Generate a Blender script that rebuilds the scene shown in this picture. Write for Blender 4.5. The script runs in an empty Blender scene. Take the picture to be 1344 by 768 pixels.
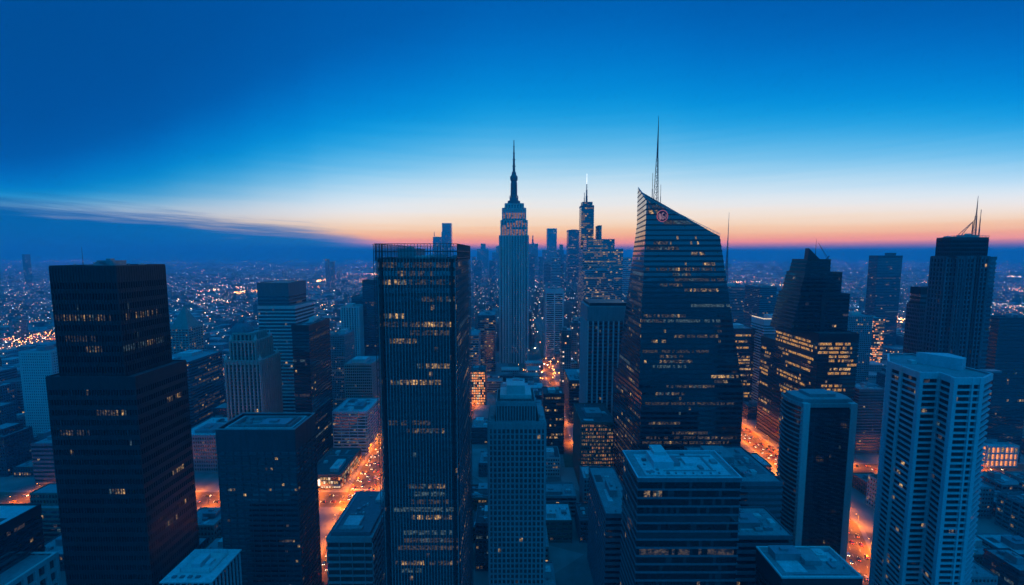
import bpy, math, random
from mathutils import Vector
R = random.Random(7)
sc = bpy.context.scene
COL = sc.collection
rad = math.radians
H = 230.0                       # camera height
F = 558.0; PITCH = math.atan(51/558)
CP, SP = math.cos(PITCH), math.sin(PITCH)
def at(px, py, Y):              # point at distance Y seen at that place (used once, to read sizes off the photo)
    d = (px-672)/F; u = (384-py)/F
    yc = CP+u*SP; zc = -SP+u*CP
    return d*Y/yc, H+zc/yc*Y
def gnd(px, py):
    d = (px-672)/F; u = (384-py)/F
    yc = CP+u*SP; zc = -SP+u*CP
    t = -H/zc
    return d*t, yc*t
def proj(x, y, z):
    yy = y*CP-(z-H)*SP; zz = y*SP+(z-H)*CP
    return 672+F*x/yy, 384-F*zz/yy

# ------------------------------------------------------------------ materials
MATS = {}
def new_mat(name):
    m = bpy.data.materials.new(name); m.use_nodes = True
    nt = m.node_tree
    return m, nt, nt.nodes['Principled BSDF']
def N(nt, t, **kw):
    n = nt.nodes.new(t)
    for k, v in kw.items():
        if k in n.inputs.keys(): n.inputs[k].default_value = v
        else: setattr(n, k, v)
    return n
def wall_mat(name, rgb, rough=.75, var=.25, metal=0.0, streak=True):
    if name in MATS: return MATS[name]
    m, nt, b = new_mat(name)
    tc = N(nt, 'ShaderNodeTexCoord')
    mp = N(nt, 'ShaderNodeMapping'); mp.inputs['Scale'].default_value = (.35, .35, .05) if streak else (.2, .2, .2)
    nt.links.new(tc.outputs['Object'], mp.inputs[0])
    n1 = N(nt, 'ShaderNodeTexNoise', Scale=1.0, Detail=5.0, Roughness=.65)
    nt.links.new(mp.outputs[0], n1.inputs['Vector'])
    n2 = N(nt, 'ShaderNodeTexNoise', Scale=.9, Detail=3.0)
    nt.links.new(tc.outputs['Object'], n2.inputs['Vector'])
    mx = N(nt, 'ShaderNodeMath', operation='ADD'); nt.links.new(n1.outputs[0], mx.inputs[0]); nt.links.new(n2.outputs[0], mx.inputs[1])
    cr = N(nt, 'ShaderNodeMapRange'); cr.inputs['From Min'].default_value = .6; cr.inputs['From Max'].default_value = 1.4
    cr.inputs['To Min'].default_value = 1-var; cr.inputs['To Max'].default_value = 1+var
    nt.links.new(mx.outputs[0], cr.inputs[0])
    vm = N(nt, 'ShaderNodeVectorMath', operation='SCALE'); vm.inputs[0].default_value = rgb
    nt.links.new(cr.outputs[0], vm.inputs['Scale'])
    nt.links.new(vm.outputs[0], b.inputs['Base Color'])
    b.inputs['Roughness'].default_value = rough; b.inputs['Metallic'].default_value = metal
    MATS[name] = m; return m
def glass_mat(name, rgb, rough=.08, spec=.5, ior=2.5):
    m, nt, b = new_mat(name)
    tc = N(nt, 'ShaderNodeTexCoord')
    n1 = N(nt, 'ShaderNodeTexNoise', Scale=.22, Detail=2.0)
    nt.links.new(tc.outputs['Object'], n1.inputs['Vector'])
    bp = N(nt, 'ShaderNodeBump', Strength=.25, Distance=.4)
    nt.links.new(n1.outputs[0], bp.inputs['Height']); nt.links.new(bp.outputs[0], b.inputs['Normal'])
    cr = N(nt, 'ShaderNodeMapRange'); cr.inputs['To Min'].default_value = .5; cr.inputs['To Max'].default_value = 1.6
    nt.links.new(n1.outputs[0], cr.inputs[0])
    vm = N(nt, 'ShaderNodeVectorMath', operation='SCALE'); vm.inputs[0].default_value = rgb
    nt.links.new(cr.outputs[0], vm.inputs['Scale']); nt.links.new(vm.outputs[0], b.inputs['Base Color'])
    b.inputs['Roughness'].default_value = rough
    b.inputs['Specular IOR Level'].default_value = spec
    b.inputs['IOR'].default_value = ior
    return m
def lit_mat(name, rgb, s, scale=.9, lo=.25):
    m, nt, b = new_mat(name)
    tc = N(nt, 'ShaderNodeTexCoord')
    n1 = N(nt, 'ShaderNodeTexNoise', Scale=scale, Detail=3.0, Roughness=.7)
    nt.links.new(tc.outputs['Object'], n1.inputs['Vector'])
    cr = N(nt, 'ShaderNodeMapRange'); cr.inputs['From Min'].default_value = .35 if lo > .15 else .44; cr.inputs['From Max'].default_value = .65 if lo > .15 else .62
    cr.inputs['To Min'].default_value = lo*s; cr.inputs['To Max'].default_value = 1.4*s
    nt.links.new(n1.outputs[0], cr.inputs[0])
    b.inputs['Base Color'].default_value = (.05, .05, .05, 1)
    b.inputs['Roughness'].default_value = .2
    b.inputs['Emission Color'].default_value = (*rgb, 1)
    nt.links.new(cr.outputs[0], b.inputs['Emission Strength'])
    try: m.cycles.emission_sampling = 'NONE'
    except Exception: pass
    return m
G = [glass_mat('dark_glass', (.012, .016, .022)), glass_mat('smoked_glass', (.022, .028, .036), .12),
     glass_mat('pale_glass', (.05, .06, .07), .2)]
LIT = [lit_mat('lamp_lit_room_dim', (1, .66, .40), .055, 0.7, .04), lit_mat('lamp_lit_room', (1, .60, .26), .24, 0.7, .05),
       lit_mat('lamp_lit_room_bright', (1, .56, .2), .7, 0.7, .08), lit_mat('cool_lit_room', (.6, .9, .95), .09, 0.7, .1)]
DUSK = lit_mat('dusky_floodlit_room', (1, .38, .16), .35, .3, .3)
GB = [glass_mat('black_glass', (.01, .012, .015), .1, .5, 1.5), glass_mat('black_tinted_glass', (.014, .017, .02), .15, .5, 1.55), G[0]]
PANES_B = GB+LIT
PANES = G+LIT                   # slots 0..6
GOLD = lit_mat('golden_lit_room', (1, .46, .10), .75, 1.2, .1)
CREAM = lit_mat('cream_lit_room', (1, .72, .45), 1.2)
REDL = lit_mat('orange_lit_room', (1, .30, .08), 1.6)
W = dict(
 black=wall_mat('black_metal_cladding', (.022, .024, .028), .45, .3),
 char=wall_mat('charcoal_cladding', (.05, .055, .065), .5, .3),
 slate=wall_mat('slate_stone', (.12, .14, .16), .7, .3),
 grey=wall_mat('grey_concrete', (.26, .27, .28), .8, .25),
 stone=wall_mat('limestone', (.34, .32, .29), .8, .25),
 brown=wall_mat('brown_stone', (.2, .15, .12), .85, .3),
 pale=wall_mat('pale_concrete', (.5, .5, .49), .7, .18),
 white=wall_mat('white_render', (.50, .51, .53), .6, .2),
 brick=wall_mat('red_brick', (.26, .12, .08), .85, .25),
 roofd=wall_mat('dark_roof_felt', (.07, .075, .08), .9, .45, streak=False),
 roofg=wall_mat('grey_roof_gravel', (.24, .25, .26), .9, .35, streak=False),
 roofw=wall_mat('white_roof_membrane', (.46, .47, .48), .7, .35, streak=False),
 steel=wall_mat('galvanised_steel', (.3, .31, .33), .45, .2, .5),
 mast=wall_mat('painted_mast_steel', (.10, .10, .11), .5, .2),
)

# ------------------------------------------------------------------ mesh helper
class MB:
    def __init__(s): s.v = []; s.f = []; s.m = []
    def quad(s, a, b, c, d, m=0):
        i = len(s.v); s.v += [a, b, c, d]; s.f.append((i, i+1, i+2, i+3)); s.m.append(m)
    def box(s, x0, x1, y0, y1, z0, z1, m=0, bottom=False):
        i = len(s.v)
        s.v += [(x0,y0,z0),(x1,y0,z0),(x1,y1,z0),(x0,y1,z0),(x0,y0,z1),(x1,y0,z1),(x1,y1,z1),(x0,y1,z1)]
        fs = [(0,1,5,4),(1,2,6,5),(2,3,7,6),(3,0,4,7),(4,5,6,7)]
        if bottom: fs.append((3,2,1,0))
        for f in fs: s.f.append(tuple(i+k for k in f)); s.m.append(m)
    def prism(s, p0, p1, z0, z1, m=0, mtop=None, bottom=False):
        i = len(s.v); n = len(p0)
        s.v += [(x, y, z0) for x, y in p0]+[(x, y, z1) for x, y in p1]
        for k in range(n):
            j = (k+1) % n; s.f.append((i+k, i+j, i+n+j, i+n+k)); s.m.append(m)
        s.f.append(tuple(i+n+k for k in range(n))); s.m.append(m if mtop is None else mtop)
        if bottom: s.f.append(tuple(i+n-1-k for k in range(n))); s.m.append(m)
    def bar(s, a, b, r, n=5, m=0, r2=None):
        a = Vector(a); b = Vector(b); d = (b-a).normalized(); r2 = r if r2 is None else r2
        u = d.orthogonal().normalized(); w = d.cross(u); i = len(s.v)
        for c, q in ((a, r), (b, r2)):
            for k in range(n):
                t = 2*math.pi*k/n; s.v.append(tuple(c+(u*math.cos(t)+w*math.sin(t))*q))
        for k in range(n):
            j = (k+1) % n; s.f.append((i+k, i+j, i+n+j, i+n+k)); s.m.append(m)
        s.f.append(tuple(i+n+k for k in range(n))); s.m.append(m)
        s.f.append(tuple(i+n-1-k for k in range(n))); s.m.append(m)
    def lathe(s, cx, cy, prof, n=16, m=0):
        i = len(s.v)
        for r, z in prof:
            for k in range(n):
                t = 2*math.pi*(k+.5)/n; s.v.append((cx+r*math.cos(t), cy+r*math.sin(t), z))
        for q in range(len(prof)-1):
            for k in range(n):
                j = (k+1) % n; a = i+q*n
                s.f.append((a+k, a+j, a+n+j, a+n+k)); s.m.append(m)
        a = i+(len(prof)-1)*n; s.f.append(tuple(a+k for k in range(n))); s.m.append(m)
    def build(s, name, mats, parent=None, **props):
        me = bpy.data.meshes.new(name); me.from_pydata(s.v, [], s.f)
        if not isinstance(mats, (list, tuple)): mats = [mats]
        for m in mats: me.materials.append(m)
        me.polygons.foreach_set('material_index', s.m)
        o = bpy.data.objects.new(name, me); COL.objects.link(o)
        if parent is not None: o.parent = parent
        for k, v in props.items(): o[k] = v
        return o
def thing(name, label, cat, loc=(0, 0, 0), group=None):
    o = bpy.data.objects.new(name, None); COL.objects.link(o)
    o.empty_display_size = 1
    o['label'] = label; o['category'] = cat
    if group: o['group'] = group
    return o
def offs(poly, d):
    n = len(poly); out = []
    for k in range(n):
        p, q, r = poly[k-1], poly[k], poly[(k+1) % n]
        a = Vector((q[0]-p[0], q[1]-p[1])); b = Vector((r[0]-q[0], r[1]-q[1]))
        if a.length < 1e-6: a = b
        if b.length < 1e-6: b = a
        a.normalize(); b.normalize()
        na = Vector((a.y, -a.x)); nb = Vector((b.y, -b.x)); mm = na+nb
        if mm.length < 1e-6: mm = na
        mm.normalize(); c = max(.35, mm.dot(na))
        out.append((q[0]+mm.x*d/c, q[1]+mm.y*d/c))
    return out
def lerp(a, b, q): return a+(b-a)*q
def rect(x0, x1, y0, y1): return [(x0, y0), (x1, y0), (x1, y1), (x0, y1)]
def rot(poly, cx, cy, a):
    c, s_ = math.cos(a), math.sin(a)
    return [(cx+(x-cx)*c-(y-cy)*s_, cy+(x-cx)*s_+(y-cy)*c) for x, y in poly]

def section(root, foot, z0, z1, fh=3.8, bay=3.0, wall='grey', sill=.35, inset=.35, pier=0, pw=.5, pp=.1,
            lit=.12, run=.5, bright=1, crown=0, par=1.0, rows=True, extra=(), seed=0, spots=0.01, gtone=0,
            cname='cladding', rname='window_row', roof=None, rooftop=0, litrows=None, panes=None, edges=None, capband=True):
    """one straight, tapered or sheared shaft: bands, piers, rows of panes and a roof"""
    rr = random.Random(seed*977+int(z0*7)+int(z1)); fn = foot if callable(foot) else (lambda z: foot)
    fixed = not callable(foot)
    nf = max(1, round((z1-crown-z0)/fh)); fh = (z1-crown-z0)/nf
    cl = MB(); mats = [W[wall] if isinstance(wall, str) else wall]
    pm = panes or PANES
    base = fn((z0+z1)/2); ne = len(base)
    bays = []
    for e in range(ne):
        p, q = base[e], base[(e+1) % ne]
        bays.append(max(1, round(math.hypot(q[0]-p[0], q[1]-p[1])/bay)))
    allp = MB()
    def band(za, zb, lip=True):
        A, B = fn(za), fn(zb); A2, B2 = offs(A, -inset-.05), offs(B, -inset-.05)
        i = len(cl.v)
        cl.v += [(x, y, za) for x, y in A2]+[(x, y, za) for x, y in A]+[(x, y, zb) for x, y in B]+[(x, y, zb) for x, y in B2]
        for L in range(3):
            for k in range(ne):
                j = (k+1) % ne; a = i+L*ne
                cl.f.append((a+k, a+j, a+ne+j, a+ne+k)); cl.m.append(0)
    for f in range(nf):
        za = z0+f*fh; zs = za+fh*sill; zb = za+fh
        if sill > 0: band(za, zs)
        A, B = offs(fn(zs), -inset), offs(fn(zb), -inset)
        mb = MB() if rows else allp
        # choose lit runs
        on = {}
        floor_tone = rr.random()
        for e in range(ne):
            n = bays[e]
            force = litrows and (nf-f) in litrows
            if force or rr.random() < lit:
                L = max(1, int(n*(run*(.4+rr.random())))) if not force else max(1, int(n*litrows[nf-f][1]))
                s0 = rr.randint(0, max(0, n-L)) if not force else int(n*litrows[nf-f][0])
                lev = 3+min(2, max(0, int(rr.gauss(bright, .6)))) if not force else 4+(bright > 1)
                for k in range(s0, min(n, s0+L)):
                    u_ = rr.random()
                    if u_ < .8: on[(e, k)] = max(3, min(5, lev+rr.choice((-1, -1, 0, 0, 0, 1))))
                    elif u_ < .86: on[(e, k)] = 6
            if lit > .1 and rr.random() < lit*.5:
                L = int(n*rr.uniform(.3, 1)); s0 = rr.randint(0, max(0, n-L)); dl = rr.choice((3, 3, 6))
                for k in range(s0, s0+L):
                    if (e, k) not in on and rr.random() < .8: on[(e, k)] = dl
            for k in range(n):
                if rr.random() < spots: on[(e, k)] = rr.choice((3, 4, 4, 5, 6))
        for e in range(ne):
            n = bays[e]; j = (e+1) % ne; i = len(mb.v)
            a, b = A[e], A[j]; c, d = B[e], B[j]
            for k in range(n+1):
                t = k/n
                mb.v.append((a[0]+(b[0]-a[0])*t, a[1]+(b[1]-a[1])*t, zs)); mb.v.append((c[0]+(d[0]-c[0])*t, c[1]+(d[1]-c[1])*t, zb))
            for k in range(n):
                q = i+2*k; mb.f.append((q, q+2, q+3, q+1))
                mb.m.append(on.get((e, k), min(2, gtone+(floor_tone > .82)+(rr.random() < .10))))
        if rows and mb.f: mb.build(rname, pm, root)
    if crown > 0 or capband: band(z1-crown-(.0 if crown else fh*.12), z1+par)
    # piers
    if pier:
        segs = [(z0, z1)] if fixed else [(z0+f*fh, z0+(f+1)*fh) for f in range(nf)]
        for za, zb in segs:
            A, B = fn(za), fn(zb)
            for e in range(ne):
                j = (e+1) % ne; n = bays[e]
                ex = B[j][0]-B[e][0], B[j][1]-B[e][1]
                Lb = math.hypot(*ex); La = math.hypot(A[j][0]-A[e][0], A[j][1]-A[e][1])
                if La < 1.5 or Lb < 1.5: continue
                ux, uy = ex[0]/Lb, ex[1]/Lb; nx, ny = uy, -ux; w2 = pw/2
                for k in range(0, n+1, pier):
                    t = k/n; o_ = w2 if k == 0 else (-w2 if k == n else 0)
                    pa = (A[e][0]+(A[j][0]-A[e][0])*t+ux*o_, A[e][1]+(A[j][1]-A[e][1])*t+uy*o_)
                    pb = (B[e][0]+ex[0]*t+ux*o_, B[e][1]+ex[1]*t+uy*o_)
                    P = []
                    for (c0, zz) in ((pa, za), (pb, zb)):
                        for s1, d1 in ((-w2, -inset-.04), (-w2, pp), (w2, pp), (w2, -inset-.04)):
                            P.append((c0[0]+ux*s1+nx*d1, c0[1]+uy*s1+ny*d1, zz))
                    i = len(cl.v); cl.v += P
                    for q in range(3):
                        cl.f.append((i+q, i+q+1, i+q+5, i+q+4)); cl.m.append(0)
                    cl.f.append((i+4, i+5, i+6, i+7)); cl.m.append(0)
    if not rows and allp.f:
        o_ = len(cl.v); cl.v += allp.v
        for f_, m_ in zip(allp.f, allp.m): cl.f.append(tuple(o_+q for q in f_)); cl.m.append(m_+1)
        mats = mats+pm
    cl.build(cname, mats, root)
    if roof:
        put_roof(root, fn(z1), z1, roof, rooftop, seed, inset)
    return root
def put_roof(root, poly, z, roofm, nplant, seed=0, inset=.3, pen=None):
    rr = random.Random(seed*13+5)
    b = MB(); P = offs(poly, -inset-.02)
    b.prism(P, P, z-.6, z-.05)
    rf = b.build('roof', W[roofm], root)
    xs = [p[0] for p in P]; ys = [p[1] for p in P]
    x0, x1, y0, y1 = min(xs), max(xs), min(ys), max(ys); w, d = x1-x0, y1-y0
    placed = []
    def free(a, c, e, g):
        return all(a > q[1]+.4 or c < q[0]-.4 or e > q[3]+.4 or g < q[2]-.4 for q in placed)
    for k in range(nplant):
        for _ in range(12):
            big = (k == 0)
            bw = w*rr.uniform(.25, .5) if big else rr.uniform(1.5, min(6, w*.2+1.6)); bd = d*rr.uniform(.25, .45) if big else rr.uniform(1.5, min(5, d*.2+1.6))
            bx = rr.uniform(x0+w*.1, max(x0+w*.1+.1, x1-w*.1-bw)); by = rr.uniform(y0+d*.1, max(y0+d*.1+.1, y1-d*.1-bd))
            if free(bx, bx+bw, by, by+bd): break
        else: continue
        placed.append((bx, bx+bw, by, by+bd))
        m = MB(); hh = rr.uniform(2.5, 5) if big else rr.uniform(.8, 2.2)
        m.box(bx, bx+bw, by, by+bd, z-.05, z+hh)
        if big:
            m.box(bx-.15, bx+bw+.15, by-.15, by+bd+.15, z+hh, z+hh+.3)
            m.box(bx+bw*.3, bx+bw*.6, by+bd*.3, by+bd*.6, z+hh+.3, z+hh+1.4)
        else:
            m.lathe(bx+bw/2, by+bd/2, [(min(bw, bd)*.35, z+hh), (min(bw, bd)*.35, z+hh+.4)], 8)
        m.build('plant_room' if big else 'air_handler', [rr.choice([W['steel'], W['grey'], W['pale']])], rf)
    if nplant > 0 and w > 14 and d > 14:      # patched felt, fans and pipe runs
        for _ in range(2+nplant//2):
            pw_, pd_ = rr.uniform(2, w*.3), rr.uniform(2, d*.3); a_, c_ = rr.uniform(x0+1, x1-pw_-1), rr.uniform(y0+1, y1-pd_-1)
            m = MB(); hz_ = rr.uniform(.01, .06); m.box(a_, a_+pw_, c_, c_+pd_, z-.05, z-.04+hz_); m.build('felt_patch', W[rr.choice(('roofd', 'roofg', 'roofw', 'slate'))], rf)
        for _ in range(nplant+1):
            a_, c_ = rr.uniform(x0+1.5, x1-2.5), rr.uniform(y0+1.5, y1-2.5)
            if free(a_, a_+1, c_, c_+1):
                m = MB(); m.lathe(a_+.5, c_+.5, [(.3, z-.05), (.3, z+.9), (.65, z+1.0), (.5, z+1.4)], 7); m.build('vent', W['steel'], rf)
    if nplant > 3:      # duct runs, one pipe per run
        for _ in range(2):
            yy = rr.uniform(y0+d*.15, y1-d*.15); m = MB()
            m.box(x0+w*.08, x1-w*.08, yy, yy+.5, z-.05, z+.35); m.build('duct', W['steel'], rf)
    return rf
HEROES = []     # footprints (x0,x1,y0,y1) and a phrase, for the filler city
def keep(x0, x1, y0, y1, phrase=None): HEROES.append((x0, x1, y0, y1, phrase))
def bx(pxl, pxr, py, Y0, D):
    x0, z = at(pxl, py, Y0); x1, _ = at(pxr, py, Y0)
    return x0, x1, Y0, Y0+D, z
def mast(root, x, y, z0, z1, r0, name='antenna', steps=4, lattice=False, mat='mast'):
    m = MB()
    if lattice:
        n = 9; hz = z0+(z1-z0)*.55
        for k in range(3):
            t = 2*math.pi*k/3+.4
            m.bar((x+r0*math.cos(t), y+r0*math.sin(t), z0), (x+r0*.35*math.cos(t), y+r0*.35*math.sin(t), hz), .22)
        for i in range(n):
            za = z0+(hz-z0)*i/n; zb = z0+(hz-z0)*(i+1)/n
            for k in range(3):
                t = 2*math.pi*k/3+.4; u = 2*math.pi*(k+1)/3+.4
                ra = r0*(1-.65*i/n); rb = r0*(1-.65*(i+1)/n)
                m.bar((x+ra*math.cos(t), y+ra*math.sin(t), za), (x+rb*math.cos(u), y+rb*math.sin(u), zb), .13, 4)
                m.bar((x+ra*math.cos(t), y+ra*math.sin(t), za), (x+ra*math.cos(u), y+ra*math.sin(u), za), .12, 4)
        m.bar((x, y, hz), (x, y, z1), r0*.32, 6, 0, .12)
    else:
        prof = []; L = z1-z0
        for k in range(steps):
            r = r0*(1-k/steps*.85); prof += [(r, z0+L*k/steps), (r*.85, z0+L*(k+1)/steps*.999)]
            if k < steps-1: prof += [(r*1.25, z0+L*(k+1)/steps*.999), (r*1.25, z0+L*(k+1)/steps+L*.012)]
        m.lathe(x, y, prof, 8)
    return m.build(name, W[mat], root)

# ================================================================== TOWERS
# A: big black tower, two stacked boxes
x0, x1, y0, y1, z = bx(60, 177, 496, 235, 38)
t = thing('office_tower', 'huge black office tower of two stacked dark boxes at the left', 'office tower')
zr = z
section(t, rect(x0, x1, y0, y1), 0, zr, 5.9, 1.6, 'black', .45, .3, 1, .22, .12, lit=.09, run=.3, bright=.3, crown=7, par=.8, seed=1, roof='roofd', rooftop=0, litrows={11: (.55, .25), 3: (.5, .4)}, spots=.006, panes=PANES_B)
ux0, _ = at(75, 494, 235); ux1, _ = at(161, 495, 235); zt = at(148, 350, 236.5)[1]
section(t, rect(ux0, ux1, y0+1.5, y1-3), zr, zt, 5.9, 1.6, 'black', .4, .35, 1, .35, .35, lit=.12, run=.3, bright=.3, crown=9, par=.6, seed=2, roof='roofd', rooftop=6, litrows={4: (.1, .7), 7: (.45, .3)}, spots=.01, panes=PANES_B)
keep(x0, x1, y0, y1, 'the huge black two-box tower')
# B: dark square tower with sunken roof
x0, x1, y0, y1, z = bx(283, 387, 568, 245, 26)
t = thing('office_tower', 'dark banded tower with a sunken roof terrace, right of the huge black tower', 'office tower')
section(t, rect(x0, x1, y0, y1), 0, z, 3.3, 1.6, 'char', .5, .25, 3, .25, .1, lit=.05, run=.3, bright=.2, crown=12, par=2.2, seed=3, roof='roofg', rooftop=7, spots=.01, litrows={8: (.1, .1)})
def ring(name, poly, wd, za, zb, mt, par):
    m = MB(); Q = offs(poly, -wd)
    for k in range(4):
        j = (k+1) % 4
        m.quad((*poly[k], zb), (*poly[j], zb), (*Q[j], zb), (*Q[k], zb)); m.quad((*poly[k], za), (*poly[j], za), (*poly[j], zb), (*poly[k], zb)); m.quad((*Q[j], za), (*Q[k], za), (*Q[k], zb), (*Q[j], zb))
    return m.build(name, W[mt], par)
ring('coping', offs(rect(x0, x1, y0, y1), .15), .7, z+1.8, z+2.35, 'grey', t)
ring('terrace_wall', offs(rect(x0, x1, y0, y1), -3.4), .6, z-.05, z+1.6, 'pale', t)
ring('terrace_wall', offs(rect(x0, x1, y0, y1), -6.2), .4, z-.05, z+2.6, 'grey', t)
keep(x0, x1, y0, y1, 'the sunken-roof tower')
# C: tall glass tower with open screen crown
x0, x1, y0, y1, z = bx(495, 597, 320, 200, 62)
t = thing('office_tower', 'tall dark glass tower with open screen crown and golden lit floors', 'office tower')
zs = z-7.2*1
section(t, rect(x0, x1, y0, y1), 0, zs, 4.05, 1.45, 'char', .4, .2, 0, lit=.38, run=.6, bright=.9, crown=1.5, par=.3, seed=4, roof='roofd', rooftop=8, spots=.02)
m = MB(); nf_ = 24
for k_ in range(nf_+1):
    xx = lerp(x0, x1, k_/nf_); m.box(xx-.12, xx+.12, y0-.5, y0+.15, 0, zs+.2)
m.build('mullion', W['grey'], t)
for xx in (x0+.9, x1-2.2):
    m = MB(); m.box(xx, xx+1.2, y0-.7, y0+.1, 0, zs+.2); m.build('corner_pier', W['black'], t)
m = MB()                                       # crown screen
for (ax, ay, bx_, by_) in ((x0-1, y0-.5, x1+1, y0-.5), (x1+1, y0-.5, x1+1, y1+.5), (x1+1, y1+.5, x0-1, y1+.5), (x0-1, y1+.5, x0-1, y0-.5)):
    L = math.hypot(bx_-ax, by_-ay); n = round(L/1.55)
    for k in range(n+1):
        q = k/n; m.bar((ax+(bx_-ax)*q, ay+(by_-ay)*q, zs-.5), (ax+(bx_-ax)*q, ay+(by_-ay)*q, z), .13, 4)
    for zz in (zs+.6, zs+3.8, z): m.bar((ax, ay, zz), (bx_, by_, zz), .2, 4)
m.build('crown_screen', W['char'], t)
m = MB()                                       # open lattice corner strips
for cx in (x0-2.6, x1+.0):
    pass
xa = at(490, 320, 200)[0]
for X in (xa, xa+1.0): m.bar((X, y0-.2, 0), (X, y0-.2, z), .16, 4)
k = 0
while k*4.05 < z:
    m.bar((xa, y0-.2, k*4.05), (x0, y0-.2, k*4.05), .14, 4); m.bar((xa, y0-.2, k*4.05), (xa, y1, k*4.05), .14, 4); k += 1
for q in range(0, 14): m.bar((xa, y0+q*4.5, 0), (xa, y0+q*4.5, z), .14, 4)
m.build('corner_lattice', W['char'], t)
m = MB(); xb = x1+1.2
for q in range(0, 20): m.bar((xb, y0+q*3.2, 0), (xb, y0+q*3.2, zs), .13, 4)
k = 0
while k*4.05 < zs: m.bar((xb, y0, k*4.05), (xb, y1, k*4.05), .13, 4); k += 1
m.build('side_lattice', W['slate'], t)
keep(xa, xb, y0, y1, 'the tall glass tower')
# D: stone grid tower with set-back crown, centre
x0, x1, y0, y1, z = bx(641, 716, 556, 230, 26)
t = thing('stone_tower', 'pale stone tower gridded with small windows and a set-back crown, bottom centre', 'tower')
section(t, rect(x0, x1, y0, y1), 0, z, 3.25, 2.4, 'grey', .24, .5, 1, .8, .6, lit=.02, run=.1, bright=.5, crown=3.4, par=1.0, seed=5, roof='roofd', rooftop=0, spots=.006)
cxl, _ = at(651, 535, 231); cxr, _ = at(703, 535, 231); zc = at(680, 529, 231)[1]
section(t, rect(cxl, cxr, y0+1, y1-2), z, zc, 9.0, 1.6, 'grey', .12, .5, 1, .5, .1, lit=0, crown=1.8, par=.8, seed=6, roof='roofd', spots=0)
m = MB(); m.box(cxl+2, cxr-2, y0+8, y1-4, zc-.05, zc+2.2); m.box(cxl+5.8, cxr-5.8, y0+9, y1-8, zc+2.2, zc+7.5); m.build('penthouse', W['pale'], t)
for xx in (x0+.6, x1-3.6):
    m = MB(); m.box(xx, xx+3, y0+1, y1-1, z-.05, z+1.6); m.box(xx+.6, xx+2.4, y0+3, y0+8, z+1.6, z+3.4); m.build('shoulder_block', W['grey'], t)
m = MB()
for q in range(26): m.bar((cxl+.7+q*(cxr-cxl-1.4)/25, y0+2+R.random()*4, zc), (cxl+.7+q*(cxr-cxl-1.4)/25, y0+3, zc+.8+R.random()), .12, 4)
m.build('railing', W['steel'], t)
keep(x0, x1, y0, y1, 'the pale stone grid tower')
# E: faceted glass tower with slanted crown
YE = 330
t = thing('glass_skyscraper', 'faceted dark glass skyscraper with slanted top, round emblem and tall mast', 'skyscraper')
fl_t = at(848, 262, YE); fl_b = at(838, 512, YE)[0]
fr_t = at(945, 310, YE); fr_b = at(975, 512, YE)[0]
YB = 385; bl_t = at(835, 248, YB); bl_b = at(810, 490, YB)[0]
zpod = at(900, 512, YE)[1]; zF = fl_t[1]; zR = fr_t[1]; zB = bl_t[1]
def footE(z):
    q = (z-zpod)/(zR-zpod)
    fl = lerp(fl_b, fl_t[0], min(1.1, q)); bl = lerp(bl_b, bl_t[0], min(1.1, q))
    fr = lerp(fr_b, fr_t[0], min(1, q))
    if z > zR: fr = lerp(fr_t[0], fl_t[0]+1.2, min(1, (z-zR)/(zF-zR)))
    yl = YE
    if z > zF:
        s = (z-zF)/(zB-zF); yl = lerp(YE, YB-4, s); fl = lerp(fl, bl_t[0], s); fr = max(fr, fl+1.0) if s < 1 else fl+1
        fr = fl+1.2
    rr_ = max(fr+2, bl+1.5)
    return [(fl, yl), (fr, yl), (rr_, YB), (bl, YB)]
GE = [G[0], G[1], G[2]]+LIT
section(t, footE, zpod, zR, 4.0, 1.55, 'char', .42, .12, 0, lit=.42, run=.36, bright=.6, crown=0, par=0, seed=7, spots=.012, capband=False)
section(t, footE, zR, zF, 4.0, 1.55, 'char', .3, .12, 0, lit=.5, run=.36, bright=.7, crown=0, par=0, seed=8, spots=0.01, capband=False)
section(t, footE, zF, zB-.5, 4.0, 1.55, 'char', .3, .12, 0, lit=0, crown=0, par=0, seed=9, spots=0, capband=False)
m = MB()   # slanted roof slab
A = (fl_t[0], YE, zF); B_ = (fr_t[0], YE, zR); C_ = (fr_t[0]+2, YB, zR+.3); D_ = (bl_t[0]+1.2, YB, zB)
m.quad(A, B_, C_, D_); m.quad(*[(p[0], p[1], p[2]-.5) for p in (D_, C_, B_, A)])
m.build('roof', W['roofd'], t)
m = MB()
dz = Vector((0, 0, 1.7)); n = 22
p0, p1 = Vector((bl_t[0], YB-6, zB-1)), Vector(A)
q1 = Vector(B_)
m.bar(p0+dz, p1+dz, .16, 4); m.bar(p1+dz, q1+dz, .2, 4); m.bar(p1+dz*.5, q1+dz*.5, .1, 4)
for k in range(n+1):
    c = p1.lerp(q1, k/n); m.bar(c, c+dz, .1, 4)
    c = p0.lerp(p1, k/n); m.bar(c, c+dz, .1, 4)
m.build('roof_railing', W['pale'], t)
ax, az_ = at(861, 268, YE+9)
mk = MB(); tipz = at(863, 152, YE+9)[1]
ms = mast(t, ax, YE+9, az_-4, tipz, 2.4, 'mast', lattice=True)
mast(ms, ax-3.2, YE+9, az_-2, az_+24, .35, 'whip_antenna', 2)
mast(ms, ax+3.4, YE+9, az_-4, az_+15, .3, 'whip_antenna', 2)
# podium
pl = at(842, 514, YE-2)[0]; pr = at(976, 514, YE-2)[0]; pbl = at(808, 487, YB+2)[0]
section(t, [(pl, YE-2), (pr, YE-2), (pr+2, YB+8), (pbl, YB+8)], 0, zpod, 4.0, 1.6, 'char', .42, .2, 0, lit=.42, run=.35, bright=.5, crown=1.2, par=.6, seed=10, spots=.01, roof='roofd')
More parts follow.
